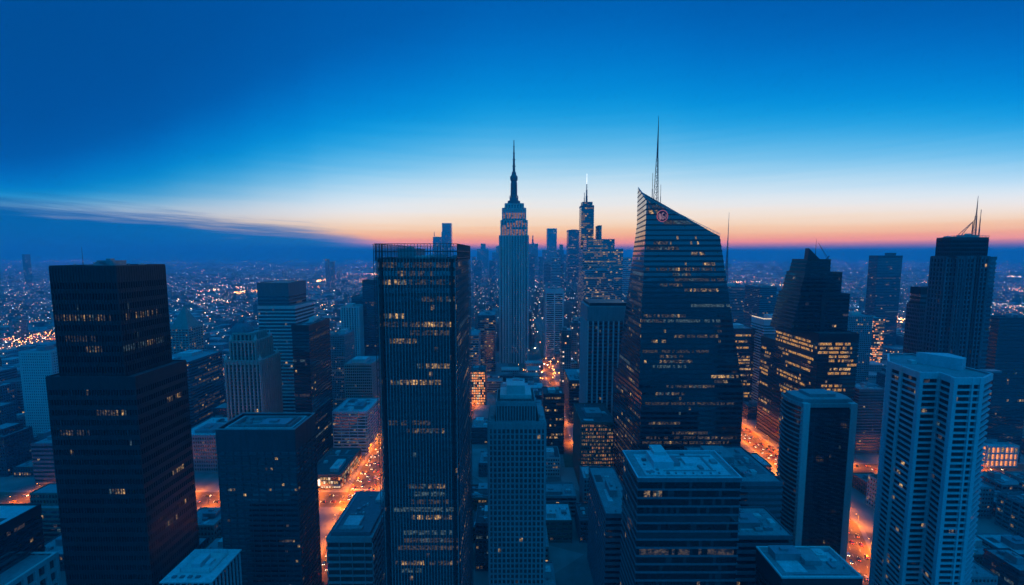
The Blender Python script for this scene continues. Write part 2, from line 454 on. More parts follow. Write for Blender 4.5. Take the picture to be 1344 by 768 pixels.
# emblem
ex, ez = at(869.5, 283.5, YE-.6)
EMB = lit_mat('pink_neon', (1, .25, .36), .36, 2, .8); EMB2 = lit_mat('pale_neon', (.9, .5, .65), .28, 2, .8)
m = MB(); n = 40; ro, ri = 4.2, 3.85
for k in range(n):
    a, b = 2*math.pi*k/n, 2*math.pi*(k+1)/n
    P = lambda r, q, y: (ex+r*math.cos(q), y, ez+r*1.05*math.sin(q))
    yy = YE-.75
    m.quad(P(ri, a, yy), P(ro, a, yy), P(ro, b, yy), P(ri, b, yy)); m.quad(P(ro, a, yy), P(ro, a, yy+.5), P(ro, b, yy+.5), P(ro, b, yy))
    m.quad(P(ri, b, yy), P(ri, b, yy+.5), P(ri, a, yy+.5), P(ri, a, yy))
em = m.build('emblem', EMB, t)
m = MB()
m.lathe(0, 0, [(3.83, 0), (3.83, .2)], 32); 
for i, v in enumerate(m.v): m.v[i] = (ex+v[0], YE-.35-v[2], ez+v[1]*1.05)
m.build('disc', wall_mat('violet_backing', (.10, .02, .07), .5, .1), em)
m = MB(); yy = YE-.75
def stroke(pts, r=.3):
    for a, b in zip(pts, pts[1:]): m.bar((ex+a[0], yy, ez+a[1]), (ex+b[0], yy, ez+b[1]), r, 5)
stroke([(-2.9, 1.2), (-2.5, -1.4), (-1.6, -3.0)]); stroke([(-1.7, 1.7), (-1.3, -1.0), (-.9, -2.6)]); stroke([(-2.5, 2.0), (-1.5, -2.5)], .2)
stroke([(1.1, 1.7), (.5, 2.4), (-.3, 1.7), (-.4, -1.7), (.3, -2.6), (1.1, -2.0), (1.2, -.4), (.5, -.3)])
stroke([(2.6, 1.4), (2.8, -.6), (2.1, -2.0)], .25)
m.build('monogram', EMB2, em)
keep(97, 180, YE-2, YB+8, 'the slanted-top glass skyscraper')
# F: banded block with white roof edge
x0, x1, y0, y1, z = bx(837, 974, 629, 200, 29)
t = thing('office_block', 'dark banded office block with cluttered pale roof, before the slanted glass skyscraper', 'office block')
section(t, rect(x0, x1, y0, y1), 0, z, 4.3, 1.5, 'slate', .2, .5, 0, lit=.22, run=.35, bright=.5, crown=1.6, par=.9, seed=11, spots=.01, litrows={2: (.06, .2)}, panes=[GB[1], GB[2], G[0]]+LIT)
rf = put_roof(t, rect(x0, x1, y0, y1), z, 'roofg', 0)
m = MB(); P, Q = rect(x0-.1, x1+.1, y0-.1, y1+.1), offs(rect(x0-.1, x1+.1, y0-.1, y1+.1), -.7)
for k in range(4):
    j = (k+1) % 4
    m.quad((*P[k], z+.95), (*P[j], z+.95), (*Q[j], z+.95), (*Q[k], z+.95)); m.quad((*P[k], z+.6), (*P[j], z+.6), (*P[j], z+.95), (*P[k], z+.95)); m.quad((*Q[j], z-.04), (*Q[k], z-.04), (*Q[k], z+.95), (*Q[j], z+.95))
m.build('coping', W['white'], rf)
def rb(name, a, b, c, d, za, zb, mt): 
    q = MB(); q.box(lerp(x0, x1, a), lerp(x0, x1, b), lerp(y0, y1, c), lerp(y0, y1, d), z+za, z+zb); return q.build(name, W[mt], rf)
rb('membrane', .1, .93, .12, .88, -.05, .25, 'roofw')
rb('plant_room', .22, .42, .35, .8, .25, 3.6, 'white'); rb('plant_room', .27, .40, .62, .92, 3.6, 5.2, 'pale'); rb('plant_room', .42, .5, .42, .7, .25, 2.2, 'steel')
rb('air_handler', .56, .64, .45, .7, .25, 1.5, 'white'); rb('air_handler', .67, .71, .3, .42, .25, 1.1, 'steel'); rb('duct', .12, .2, .2, .24, .25, .8, 'steel')
rb('duct', .5, .9, .78, .8, .25, .7, 'steel'); rb('duct', .3, .82, .25, .27, .25, .6, 'grey'); rb('duct', .78, .8, .3, .76, .25, .7, 'steel'); rb('air_handler', .84, .9, .5, .62, .25, 1.4, 'grey')
for q in range(16):
    a_, c_ = R.uniform(.12, .85), R.uniform(.14, .84)
    if not (.2 < a_ < .52 and .33 < c_ < .93): rb('air_handler', a_, a_+R.uniform(.015, .05), c_, c_+R.uniform(.03, .08), .25, .3+R.uniform(.3, 1.2), R.choice(('steel', 'grey', 'slate', 'white')))
for i in range(9): rb('vent', .14+.085*i, .155+.085*i, .15, .18, .25, 1.0, 'steel')
keep(x0, x1, y0, y1, 'the cluttered-roof block')
# G, H: stepped banded blocks behind F
x0, x1, y0, y1, z = bx(940, 1028, 634, 246, 48)
t = thing('office_block', 'mid-height banded block with flat slate roof beside the balcony-edged apartment tower', 'office block')
section(t, rect(x0, x1, y0, y1), 0, z, 3.9, 1.6, 'slate', .45, .4, 0, lit=.03, run=.2, bright=.2, crown=2, par=.8, seed=12, spots=.004, roof='roofg', rooftop=9)
keep(x0, x1, y0, y1, 'the flat slate-roofed block')
x0, x1, y0, y1, z = bx(966, 1041, 705, 212, 26)
t = thing('office_block', 'low stepped annexe block with dark bands, in front of the slate-roofed block', 'office block')
section(t, rect(x0, x1, y0, y1), 0, z, 3.9, 1.6, 'slate', .45, .4, 0, lit=.12, run=.2, bright=.6, crown=1.5, par=.8, seed=13, spots=.004, roof='roofg', rooftop=7)
keep(x0, x1, y0, y1)
# I: dark block, bottom
x0, x1, y0, y1, z = bx(1026, 1132, 760, 178, 20)
t = thing('office_block', 'black block with a bright coping and flat roof at the bottom edge', 'office block')
section(t, rect(x0, x1, y0, y1), 0, z, 3.9, 1.6, 'black', .3, .3, 0, lit=.0, crown=8, par=1.0, seed=14, spots=.004, panes=PANES_B)
rf = put_roof(t, rect(x0, x1, y0, y1), z, 'roofg', 2, 77)
m = MB(); P, Q = rect(x0-.15, x1+.15, y0-.15, y1+.15), offs(rect(x0-.15, x1+.15, y0-.15, y1+.15), -.8)
for k in range(4):
    j = (k+1) % 4
    m.quad((*P[k], z+1.05), (*P[j], z+1.05), (*Q[j], z+1.05), (*Q[k], z+1.05)); m.quad((*P[k], z+.3), (*P[j], z+.3), (*P[j], z+1.05), (*P[k], z+1.05)); m.quad((*Q[j], z-.04), (*Q[k], z-.04), (*Q[k], z+1.05), (*Q[j], z+1.05))
m.build('coping', W['pale'], rf)
rb('plant_room', .45, .66, .42, .8, -.05, 2.2, 'grey'); rb('membrane', .12, .4, .2, .75, -.05, .15, 'roofw'); rb('air_handler', .75, .8, .3, .5, -.05, 1.0, 'steel'); rb('membrane', .7, .92, .55, .85, -.05, .12, 'roofw'); rb('duct', .2, .9, .12, .15, -.05, .3, 'steel')
keep(x0, x1, y0, y1)
# J: apartment tower with curved balcony flanks
x0, x1, y0, y1, z = bx(1054, 1125, 532, 270, 23)
t = thing('apartment_tower', 'slender apartment tower with two pale piers and curved balcony flanks', 'apartment tower')
cy = (y0+y1)/2
def arcside(sx, xe, bulge):
    return [(xe+sx*bulge*math.sin(math.pi*k/8), y0+(y1-y0)*(k/8)) for k in range(9)]
right = arcside(1, x1, 2.6); left = arcside(-1, x0, 2.6)
poly = [(x0, y0)]+right+left[::-1][:-1]
section(t, poly, 0, z, 3.15, 1.7, 'grey', .24, .8, 0, panes=PANES_B, lit=0.03, run=.1, bright=.2, crown=1.6, par=1, seed=15, spots=.008, roof='roofg', rooftop=0, cname='balcony_parapets')
for xx in (x0+.2, x1-4.2):
    m = MB(); m.box(xx, xx+4.2, y0-.7, y0+2.2, 0, z+1.2); m.build('pier', W['pale'], t)
section(t, rect(x0+4.4, x1-4.4, y0-.35, y0+1.5), 0, z-3, 3.15, 1.5, 'black', .25, .12, 1, .12, .05, lit=.03, run=.2, crown=2, par=.3, seed=16, spots=.004)
m = MB(); m.prism(offs(poly, -2.5), offs(poly, -2.5), z-.05, z+3.2); m.box(x0+9, x1-9, y0+7, y1-5, z+3.2, z+5.2); m.build('penthouse', W['grey'], t)
keep(x0-3, x1+3, y0-1, y1, 'the two-pier apartment tower')
# K: white balcony tower, saw-tooth plan
YK = 215
def kx(px, Y): return at(px, 500, Y)[0]
zK = at(1253, 494, YK)[1]
X = lambda px, Y: kx(px, Y)
poly = [(X(1206, 219), 219), (X(1233, 219), 219), (X(1253, YK-6), YK-6), (X(1292, YK-6), YK-6), (X(1303, YK+2), YK+2), (X(1303, YK+2), 262), (X(1163, 243)*1.075, 262), (X(1163, 243), 243)]
t = thing('apartment_tower', 'tall white apartment tower with saw-tooth balconies and box penthouse, at the right', 'apartment tower')
section(t, poly, 0, zK, 3.2, 2.6, 'white', .30, .9, 0, lit=.035, run=.25, bright=.8, crown=2.6, par=.9, seed=17, spots=.02, panes=PANES_B, roof='roofg', rooftop=0, cname='balcony_parapets', rname='balcony_row')
def pier(px, Y, w=2.2, d=1.9):
    xx = X(px, Y); m = MB(); m.box(xx-w/2, xx+w/2, Y-.25, Y-.25+d, 0, zK+.95); m.build('pier', W['white'], t)
for a in ((1209, 219, 1.9), (1233.5, 218.8, 1.2), (1254.5, YK-6, 2.0), (1277, YK-6, .9), (1289, YK-6, 2.0)): pier(*a)
m = MB(); m.box(poly[7][0]-.1, poly[7][0]+.5, 240, 243.2, 0, zK+.95); m.build('pier', W['white'], t)
m = MB()
for ch in (.5,):
    xx, yy_ = lerp(poly[7][0], poly[0][0], ch), lerp(poly[7][1], poly[0][1], ch); m = MB(); m.box(xx-.5, xx+.5, yy_-.1, yy_+1.4, 0, zK); m.build('pier', W['pale'], t)
px0, _ = at(1207, 488, 240); px1, _ = at(1259, 488, 232)
zp = at(1230, 468, 232)[1]
m = MB(); m.prism([(px0+9, 226), (px1, 229), (px1+1, 240), (px0, 243)], [(px0+9, 226), (px1, 229), (px1+1, 240), (px0, 243)], zK-.05, zp); m.build('penthouse', W['white'], t)
m = MB(); m.box(px0-5, px0-2, 240, 243, zK-.05, zK+1.8); m.build('air_handler', W['pale'], t)
m = MB(); m.box(px1+4, px1+12, 222, 226, zK-.05, zK+.8); m.build('air_handler', W['steel'], t)
keep(poly[7][0], poly[5][0], YK-6, 262, 'the white balcony tower')
# L: dark wedge tower
YL = 443
x0, z = at(1075, 439, YL); x1, _ = at(1128, 437, YL); y0, y1 = YL, 516
t = thing('office_tower', 'dark wedge-shaped tower on a black base with golden lit floors', 'office tower')
PG = G+[LIT[1], GOLD, GOLD, LIT[2]]
section(t, rect(x0, x1, y0, y1), 0, z, 4.6, 2.0, 'black', .4, .3, 0, lit=.2, run=.4, bright=.8, crown=9, par=1, seed=18, spots=.01, roof='roofd', rooftop=0, panes=PG,
        litrows={1: (.0, .85), 2: (.05, .95), 3: (.0, .9), 5: (.3, .65), 8: (.3, .6), 11: (.1, .6), 12: (.1, .7), 15: (.3, .6), 16: (.2, .6)})
xw0, zw = at(1000, 441, 545)
section(t, rect(x0, x1-6, y1+.1, 546), 0, zw, 4.6, 2.0, 'black', .4, .3, 0, lit=.25, run=.4, bright=1, crown=8, par=.6, seed=19, spots=.01, roof='roofd', panes=PG, litrows={6: (.0, .5), 8: (.0, .6), 9: (.1, .6), 12: (.0, .7)})
YT = 458
def px2x(px, Y): return at(px, 400, Y)[0]
zt = {p: at(1080, p, YT)[1] for p in (341, 358, 386, 330)}
def xl(z):
    q = (z-at(0, 430, YT)[1])/(zt[330]-at(0, 430, YT)[1]); return lerp(px2x(1041, YT), px2x(1062, YT), q)
section(t, lambda z: [(xl(z), YT), (px2x(1115, YT), YT), (px2x(1115, YT), YT+34), (xl(z), YT+38)], z-.5, zt[386], 4.2, 2, 'black', .4, .25, 0, lit=.05, run=.1, bright=.4, crown=1.2, par=.5, seed=20, panes=PANES_B, spots=.008, roof='roofd')
section(t, lambda z: [(xl(z), YT+2), (px2x(1103, YT+2), YT+2), (px2x(1103, YT+2), YT+30), (xl(z), YT+34)], zt[386], zt[358], 4.2, 2, 'black', .4, .25, 0, lit=.1, run=.1, bright=.4, crown=1, par=.5, seed=21, panes=PANES_B, spots=.004, roof='roofd')
section(t, lambda z: [(xl(z), YT+4), (px2x(1087, YT+4), YT+4), (px2x(1087, YT+4), YT+26), (xl(z), YT+30)], zt[358], zt[341], 4.2, 2, 'black', .4, .25, 0, lit=.1, run=.1, bright=.4, crown=1, par=.5, seed=22, panes=PANES_B, spots=.004, roof='roofd')
m = MB(); a = xl(zt[341]); b = px2x(1073, YT+4); zz = zt[341]; zq = at(1060, 326, YT)[1]
for s1, s2 in ((YT+4, YT+12),):
    i = len(m.v); m.v += [(a, s1, zz), (b, s1, zz), (a+.8, s1, zq), (a, s1+6, zz), (b, s1+6, zz), (a+.8, s1+6, zq)]
    for f in ((0, 1, 2), (1, 4, 5, 2), (4, 3, 5), (3, 0, 2, 5)): m.f.append(tuple(i+q for q in f)); m.m.append(0)
m.build('crown_fin', W['black'], t)
mx = px2x(1066, YT+8); mast(t, mx, YT+8, zz, at(1066, 314, YT+8)[1], .35, 'antenna', 3)
m = MB(); b0 = px2x(1084, YT+12); m.bar((b0, YT+12, zz), (px2x(1069, YT+8), YT+8, at(0, 319, YT)[1]), .22, 4); m.bar((b0-2, YT+12, zz), (px2x(1071, YT+8), YT+8, at(0, 322, YT)[1]), .12, 4)
m.bar((b0-3, YT+12, zz), (b0, YT+12, zz+4), .5, 6)
m.build('crane_arm', W['mast'], t)
m = MB(); m.box(px2x(1078, YT), px2x(1083, YT), YT-.6, YT+.2, z, zt[386]-1); m.build('stair_slot', W['black'], t)
keep(x0-2, x1, y0, 546, 'the dark wedge tower')
# M: far right fluted tower with mast
x0, x1, y0, y1, z = bx(1247, 1300, 337, 330, 15)
t = thing('office_tower', 'fluted blue-grey tower with a mast and derrick on top, at the right', 'office tower')
w = x1-x0
P = [(x0, y0+3), (x0+w*.2, y0+3), (x0+w*.2, y0), (x0+w*.36, y0), (x0+w*.36, y0+6), (x0+w*.43, y0+6), (x0+w*.43, y0+.5), (x0+w*.66, y0+.5), (x0+w*.66, y0+7), (x0+w*.76, y0+7), (x0+w*.76, y0), (x1, y0), (x1, y1), (x0, y1)]
section(t, P, 0, z, 3.6, 1.4, 'slate', .35, .35, 2, .7, .6, lit=.02, run=.1, bright=.3, crown=2, par=.5, seed=23, spots=.004, roof='roofd')
xr, _ = at(1309, 337, 334)
section(t, rect(x1+.1, xr, y0+4, y1-2), 0, z-.5, 3.6, 1.4, 'slate', .4, .35, 0, lit=.02, run=.1, bright=.3, crown=2, par=.5, seed=24, spots=.004, roof='roofd')
ta, ztop = at(1248, 313, 332); tb, _ = at(1297, 313, 332)
section(t, rect(ta, tb, y0+1.5, y1-2), z, ztop, 3.6, 1.4, 'char', .4, .35, 1, .3, .2, lit=0, crown=1.5, par=.9, seed=25, spots=0, roof='roofd', rooftop=4)
mxx, ztip = at(1284, 257, 340); mast(t, mxx, 340, ztop, ztip, 1.5, 'mast', lattice=True)
m2x, z2 = at(1288, 275, 342); mast(t, m2x, 342, ztop, z2, .5, 'antenna', 3)
m = MB()
e0 = at(1277, 291, 341)
for bxp in (1252, 1258):
    fx = at(bxp, 312, 341)[0]; m.bar((fx, 341, ztop), (e0[0], 341, e0[1]), .22, 4)
for q in range(8):
    fa = lerp(at(1252, 312, 341)[0], e0[0], q/8); fb = lerp(at(1258, 312, 341)[0], e0[0], (q+.5)/8)
    m.bar((fa, 341, lerp(ztop, e0[1], q/8)), (fb, 341, lerp(ztop, e0[1], (q+.5)/8)), .12, 4)
m.bar((e0[0], 341, ztop), (e0[0], 341, e0[1]), .25, 4); m.bar((e0[0], 341, e0[1]), (mxx, 340, e0[1]+3), .15, 4)
m.build('derrick', W['mast'], t)
m = MB()
for q in range(30): m.bar((ta+(tb-ta)*q/29, y0+1.4, ztop+.8), (ta+(tb-ta)*q/29, y0+1.4, ztop+2.2), .1, 4)
m.bar((ta, y0+1.4, ztop+2.2), (tb, y0+1.4, ztop+2.2), .1, 4); m.build('railing', W['mast'], t)
keep(x0, xr, y0, y1, 'the fluted tower with mast')
# M2 shoulder tower beside it
x0, x1, y0, y1, z = bx(1208, 1240, 400, 380, 13)
t = thing('office_tower', 'plain blue slab tower with dark cap, left of the fluted tower', 'office tower')
section(t, rect(x0, x1, y0, y1), 0, z, 3.6, 1.6, 'slate', .4, .3, 1, .3, .2, lit=.02, run=.1, crown=1, par=.5, seed=26, spots=.004, roof='roofd')
section(t, rect(x0+2, x1, y0+3, y1), z, at(1210, 378, 383)[1], 3.6, 1.6, 'black', .5, .3, 0, lit=0, crown=6, par=.5, seed=27, spots=0, roof='roofd')
keep(x0, x1, y0, y1)
# N far slab
x0, x1, y0, y1, z = bx(1153, 1185, 336, 1050, 28)
t = thing('office_tower', 'lone dark slab tower standing far off between wedge and fluted towers', 'office tower')
section(t, rect(x0, x1, y0, y1), 0, z, 4, 4, 'char', .4, .3, 0, lit=.12, run=.3, bright=.6, crown=6, par=1, rows=False, seed=28, spots=.02, roof='roofd')
section(t, rect(x0+22, x1-14, y0+3, y1-20), z, z+7, 7, 5, 'char', .5, .3, 0, lit=0, crown=3, par=.5, rows=False, seed=29, spots=0, roof='roofd')
keep(x0, x1, y0, y1)

# ESB-like art deco tower
YS = 880
t = thing('art_deco_skyscraper', 'tallest stepped art deco skyscraper with needle spire, fluted stone shaft', 'skyscraper')
PE = G+[LIT[0], DUSK, DUSK, LIT[0]]
def tier(pl, pr, pt, pb, inset_y, fh=4.2, wall='pale', lit=.02, crown=2, panes=None, bright=.5, spots=.01, depth=44, **k):
    a, zt_ = at(pl, pt, YS+inset_y); b, _ = at(pr, pt, YS+inset_y); zb_ = at(pl, pb, YS+inset_y)[1]
    section(t, rect(a, b, YS+inset_y, YS+depth-inset_y), max(0, zb_), zt_, fh, 3.0, wall, .12, .6, 2, 2.2, 1.2, lit=lit, run=.4, bright=bright, crown=crown, par=.4, seed=int(pt), spots=spots, panes=panes, roof='roofd', rows=False, **k)
tier(655.5, 693.5, 309, 498, 0)
tier(660, 668, 309, 490, -1.2, lit=0, spots=.0); tier(681, 689, 309, 490, -1.2, lit=0, spots=.0)
tier(657.5, 692, 289, 309.5, 3, lit=0, bright=2, panes=PE, spots=.03, crown=1.5, litrows={1: (.6, .3), 2: (0, 1), 3: (0, 1), 4: (0, .4), 5: (0, 1), 6: (0, 1), 7: (0, 1)})
tier(659.5, 690, 273, 289.5, 6, lit=0, bright=2, panes=PE, spots=.02, crown=10, litrows={1: (0, 1), 2: (0, 1), 3: (0, 1)})
tier(663, 687, 267, 273.5, 9, lit=0, crown=3, spots=0)
tier(645, 704, 497, 540, -8, crown=2, depth=60); tier(638, 712, 512, 560, -14, crown=2, depth=72); tier(632, 718, 527, 590, -18, crown=2, depth=80)
cxm, cym = at(674.5, 262, YS+22)[0], YS+22
zz = lambda p: at(674, p, YS+22)[1]
m = MB(); m.lathe(cxm, cym, [(14, zz(268)), (13, zz(264)), (9.5, zz(264)), (8, zz(262)), (6.6, zz(259)), (6.0, zz(238)), (7.6, zz(237)), (8.2, zz(234)), (7.8, zz(232)), (5.2, zz(230)), (4.2, zz(226))], 12)
ds = m.build('mooring_mast', W['slate'], t)
for s_ in (-1, 1):
    m = MB(); m.box(cxm+s_*8-1.1, cxm+s_*8+1.1, cym-2, cym+2, zz(266), zz(257)); m.build('wing', W['slate'], ds)
    m = MB(); m.bar((cxm+s_*6.3, cym-4, zz(258)), (cxm+s_*5.8, cym-4, zz(240)), .8, 5); m.build('buttress', W['slate'], ds)
mast(ds, cxm, cym, zz(227), zz(184), 3.1, 'spire', 5)
keep(cxm-60, cxm+60, YS-20, YS+66, 'the tallest stepped skyscraper')
# WTC-like
YW = 1250
t = thing('glass_skyscraper', 'slim sparkling glass skyscraper with pale mast, right of the art deco spire', 'skyscraper')
a, z = at(763, 270, YW); b, _ = at(780, 270, YW)
PW = G+[LIT[1], LIT[1], LIT[2], LIT[3]]
section(t, rect(a, b, YW, YW+38), 0, z, 5.5, 5.5, 'slate', .25, .4, 0, lit=.4, run=.5, bright=.9, crown=5, par=1, rows=False, seed=31, spots=.22, gtone=1, panes=PW, roof='roofd')
section(t, rect(a+4, b-4, YW+4, YW+34), z, z+11, 5, 5, 'slate', .5, .3, 0, lit=.5, run=.6, crown=2, par=.5, rows=False, seed=32, spots=.2, panes=PW, roof='roofd')
cx_ = (a+b)/2; mast(t, cx_, YW+22, z+10, at(771, 240, YW)[1], 3.2, 'mast', 3)
m = MB(); m.bar((cx_, YW+22, at(771, 241, YW)[1]), (cx_, YW+22, at(771, 226, YW)[1]), 1.0, 6, 0, .5); m.build('beacon', lit_mat('white_beacon', (.9, .95, 1), 1.6, .1, .9), t)
mast(t, a+10, YW+10, z+8, at(768, 252, YW)[1], 1.4, 'antenna', 2)
keep(a, b, YW, YW+46)
# P: stepped sparkling block below it
YP = 1150
t = thing('office_tower', 'broad sparkling office tower with stepped top, beside the slim glass skyscraper', 'office tower')
for pl, pr, pt, pb, dy in ((765, 818, 327, 560, 0), (770, 807, 314, 327.5, 6), (786, 790, 296, 315, 12)):
    a, z = at(pl, pt, YP+dy); b, _ = at(pr, pt, YP+dy)
    section(t, rect(a, b, YP+dy, YP+70-dy), max(0, at(pl, pb, YP+dy)[1]), z, 5, 4.5, 'grey', .4, .4, 0, lit=.35, run=.6, bright=.6, crown=2, par=.5, rows=False, seed=33+dy, spots=.18, gtone=1, panes=PW, roof='roofg')
a, zz_ = at(784, 328, YP+20); mast(t, a, YP+20, zz_, at(784, 296, YP+20)[1], 2.8, 'spire', 2, mat='slate')
keep(at(760, 400, YP)[0], at(820, 400, YP)[0], YP, YP+70, 'the broad sparkling stepped tower')
a, z = at(760, 398, 900); b, _ = at(795, 398, 900)
t = thing('office_block', 'teal-roofed sparkling mid-rise in front of the broad stepped tower', 'office block')
section(t, rect(at(767, 355, 1050)[0], at(806, 355, 1050)[0], 1050, 1095), 0, at(767, 355, 1050)[1], 5, 4.5, 'grey', .4, .4, 0, lit=.35, run=.6, bright=.6, crown=2, par=.5, rows=False, seed=35, spots=.2, gtone=1, panes=PW, roof='roofw', rooftop=3)
keep(at(760, 355, 1050)[0], at(806, 355, 1050)[0], 1050, 1095)
# O: slab behind WTC
def simple(name, label, cat, pl, pr, pt, Y, D, wall='grey', fh=4, bay=3.5, rows=None, **k):
    a, z = at(pl, pt, Y); b, _ = at(pr, pt, Y)
    t = thing(name, label, cat)
    k.setdefault('crown', 2); k.setdefault('par', .8); k.setdefault('roof', 'roofg'); k.setdefault('rooftop', 3)
    phrase = k.pop('phrase', None)
    if rows is None: rows = Y < 600
    section(t, rect(a, b, Y, Y+D), 0, z, fh, bay, wall, rows=rows, **k)
    keep(a, b, Y, Y+D, phrase); return t, a, b, z
simple('office_tower', 'plain blue slab tower directly behind the slim sparkling skyscraper', 'office tower', 746, 763, 302, 2300, 70, 'slate', 6, 7, seed=40, lit=.2, spots=.06, crown=8)
# Q white grid slab
t, a, b, z = simple('office_tower', 'pale white-striped slab tower above an orange street, right of the spire', 'office tower', 716, 740, 380, 900, 45, 'white', 4.6, 6, sill=.42, pier=3, pw=2.4, pp=.3, seed=41, lit=.1, spots=.02, crown=9, phrase='the white-striped slab tower')
# R: fins tower
t = thing('office_tower', 'pale-topped office tower with tall white fins, left of the slanted skyscraper', 'office tower')
x0, x1, y0, y1, z = bx(772, 826, 403, 450, 44)
section(t, rect(x0, x1, y0, y1), 0, z, 3.9, 2.0, 'slate', .4, .35, 0, lit=.02, run=.1, crown=17, par=0, seed=42, spots=.006)
m = MB()
for k_ in range(9):
    xx = lerp(x0, x1, k_/8); m.box(xx-.75, xx+.75, y0-1.2, y0+.2, 0, z-15)
for k_ in range(1, 8):
    yy = lerp(y0, y1, k_/7); m.box(x0-1.2, x0+.2, yy-.55, yy+.55, 0, z-15); m.box(x1-.2, x1+1.2, yy-.55, yy+.55, 0, z-15)
m.build('mullion', W['white'], t)
m = MB(); P = rect(x0-.9, x1+.9, y0-.9, y1+.9); m.prism(P, P, z-15, z+.8, bottom=True); cr_ = m.build('crown', W['grey'], t)
m = MB()
for k_ in range(24):
    xx = lerp(x0, x1, k_/23); m.box(xx-.12, xx+.12, y0-1.15, y0-.9, z-14, z)
m.build('grille', W['grey'], cr_)
m = MB(); m.box(x0+2, x1-2, y0+3, y1-3, z+.8, z+4); m.build('plant_room', W['black'], cr_)
keep(x0, x1, y0, y1, 'the white-finned tower')
# S
t, a, b, z = simple('office_block', 'warm-lit masonry block at the foot of the tower with white fins', 'office block', 763, 808, 555, 395, 52, 'brown', 3.6, 2.0, sill=.4, pier=1, pw=.6, pp=.15, seed=43, lit=1, run=.9, bright=1, spots=.3, roof='roofd', panes=G+[LIT[0], LIT[1], DUSK, LIT[1]], phrase='the warm-lit masonry block')
# T
t, a, b, z = simple('office_block', 'small black office block with few golden windows behind the stone grid tower', 'office block', 713, 741, 518, 470, 26, 'black', 3.6, 1.8, sill=.35, seed=44, lit=.3, run=.6, bright=1, spots=.03, roof='roofd', rooftop=2, crown=3, litrows={1: (.1, .8), 5: (.1, .7)}, phrase='the small black block')
# U
t, a, b, z = simple('office_block', 'long blank-walled block with slate roof, left of the cluttered pale roof', 'office block', 795, 835, 676, 246, 58, 'slate', 3.8, 2.2, sill=.5, seed=45, lit=.02, spots=.004, phrase=None)
# V
x0, x1, y0, y1, z = bx(428, 489, 706, 250, 50)
t = thing('office_block', 'teal-roofed banded block with stacked roof tiers beside the orange avenue', 'office block')
section(t, rect(x0, x1, y0, y1), 0, z, 4.4, 2.6, 'grey', .28, .5, 3, .35, .1, lit=.04, run=.2, bright=.4, crown=3.2, par=.4, seed=46, spots=.01, roof='roofg', rooftop=0)
m = MB(); P = offs(rect(x0, x1, y0, y1), -2.0); m.prism(P, P, z-.05, z+2.4); t1 = m.build('roof_tier', W['slate'], t)
m = MB(); m.box(x0+8, x0+18, y0+7, y0+17, z+2.4, z+3.8); m.build('plant_room', W['roofw'], t1)
m = MB(); m.box(x0+6, x0+21, y0+4, y0+7, z+2.4, z+3.4); m.build('plant_room', W['roofg'], t1)
m = MB(); m.box(x1-9, x1-3, y1-16, y1-3, z+2.4, z+4.4); m.build('plant_room', W['pale'], t1)
m = MB(); m.box(x0+3, x0+4, y0+4, y1-4, z+2.4, z+2.8); m.build('duct', W['steel'], t1)
for q in range(9):
    m = MB(); xx_ = x0+5+R.random()*(x1-x0-12); yy_ = y0+19+R.random()*(y1-y0-27); m.box(xx_, xx_+R.uniform(.8, 2.6), yy_, yy_+R.uniform(.8, 2.4), z+2.35, z+2.4+R.uniform(.4, 1.4)); m.build('air_handler', W[R.choice(('steel', 'pale', 'grey'))], t1)
keep(x0, x1, y0, y1, 'the teal-roofed banded block')
# W
t, a, b, z = simple('office_block', 'white striped office block with snowy roof standing over the orange avenue', 'office block', 436, 482, 541, 472, 46, 'white', 3.7, 2.4, sill=.36, inset=.6, pier=4, pw=.4, pp=.05, seed=47, lit=.1, run=.4, bright=.3, spots=.03, roof='roofw', rooftop=6, phrase='the white striped block')
# X: low corner building with lit shopfront
x0, _ = at(404, 630, 398); x1, z = at(447, 630, 398)
t = thing('shop_building', 'low corner shop building with bright shopfront at the orange junction', 'shop building')
section(t, rect(x0, x1, 398, 456), 0, 14, 4.6, 2.4, 'brown', .25, .3, 1, .4, .1, lit=1, run=.9, bright=1, crown=2.2, par=.8, seed=48, spots=.3, roof='roofd', rooftop=4, panes=G+[LIT[2], REDL, CREAM, CREAM])
m = MB(); m.box(x0+1, x0+12, 396.6, 398, 4.4, 9.5, bottom=True); m.build('shopfront', lit_mat('shopfront_glow', (1, .62, .42), 3.2, .8, .4), t)
m = MB(); m.box(x0-.5, x1+1.5, 395.4, 398, 4.1, 4.35, bottom=True); m.build('canopy', W['steel'], t)
keep(x0, x1, 395, 456, 'the corner shop building')
# Y
x0, x1, y0, y1, z = bx(337, 378, 372, 520, 45)
t = thing('office_tower', 'tall pale-capped banded tower behind the dark slab, left of the avenue', 'office tower')
zm = at(340, 402, 520)[1]
section(t, rect(x0, x1, y0, y1), zm, z, 3.9, 2.2, 'slate', .42, .3, 0, lit=.12, run=.5, bright=.3, crown=16, par=.8, seed=49, spots=.01, roof='roofg', rooftop=0)
section(t, rect(x0+1, x1+9, y0-3, y1+3), 0, zm, 4.4, 2.2, 'pale', .40, .5, 0, lit=.05, run=.4, bright=.3, crown=3, par=.8, seed=50, spots=.01, roof='roofg', rooftop=0)
keep(x0, x1+9, y0-3, y1+3, 'the pale-capped banded tower')
t, a, b, z = simple('office_tower', 'near-black slab tower before the pale-capped banded tower', 'office tower', 382, 405, 428, 445, 52, 'black', 3.8, 1.8, sill=.35, seed=51, lit=.12, run=.2, bright=.4, spots=.015, crown=6, roof='roofd', rooftop=4, phrase='the near-black slab tower')
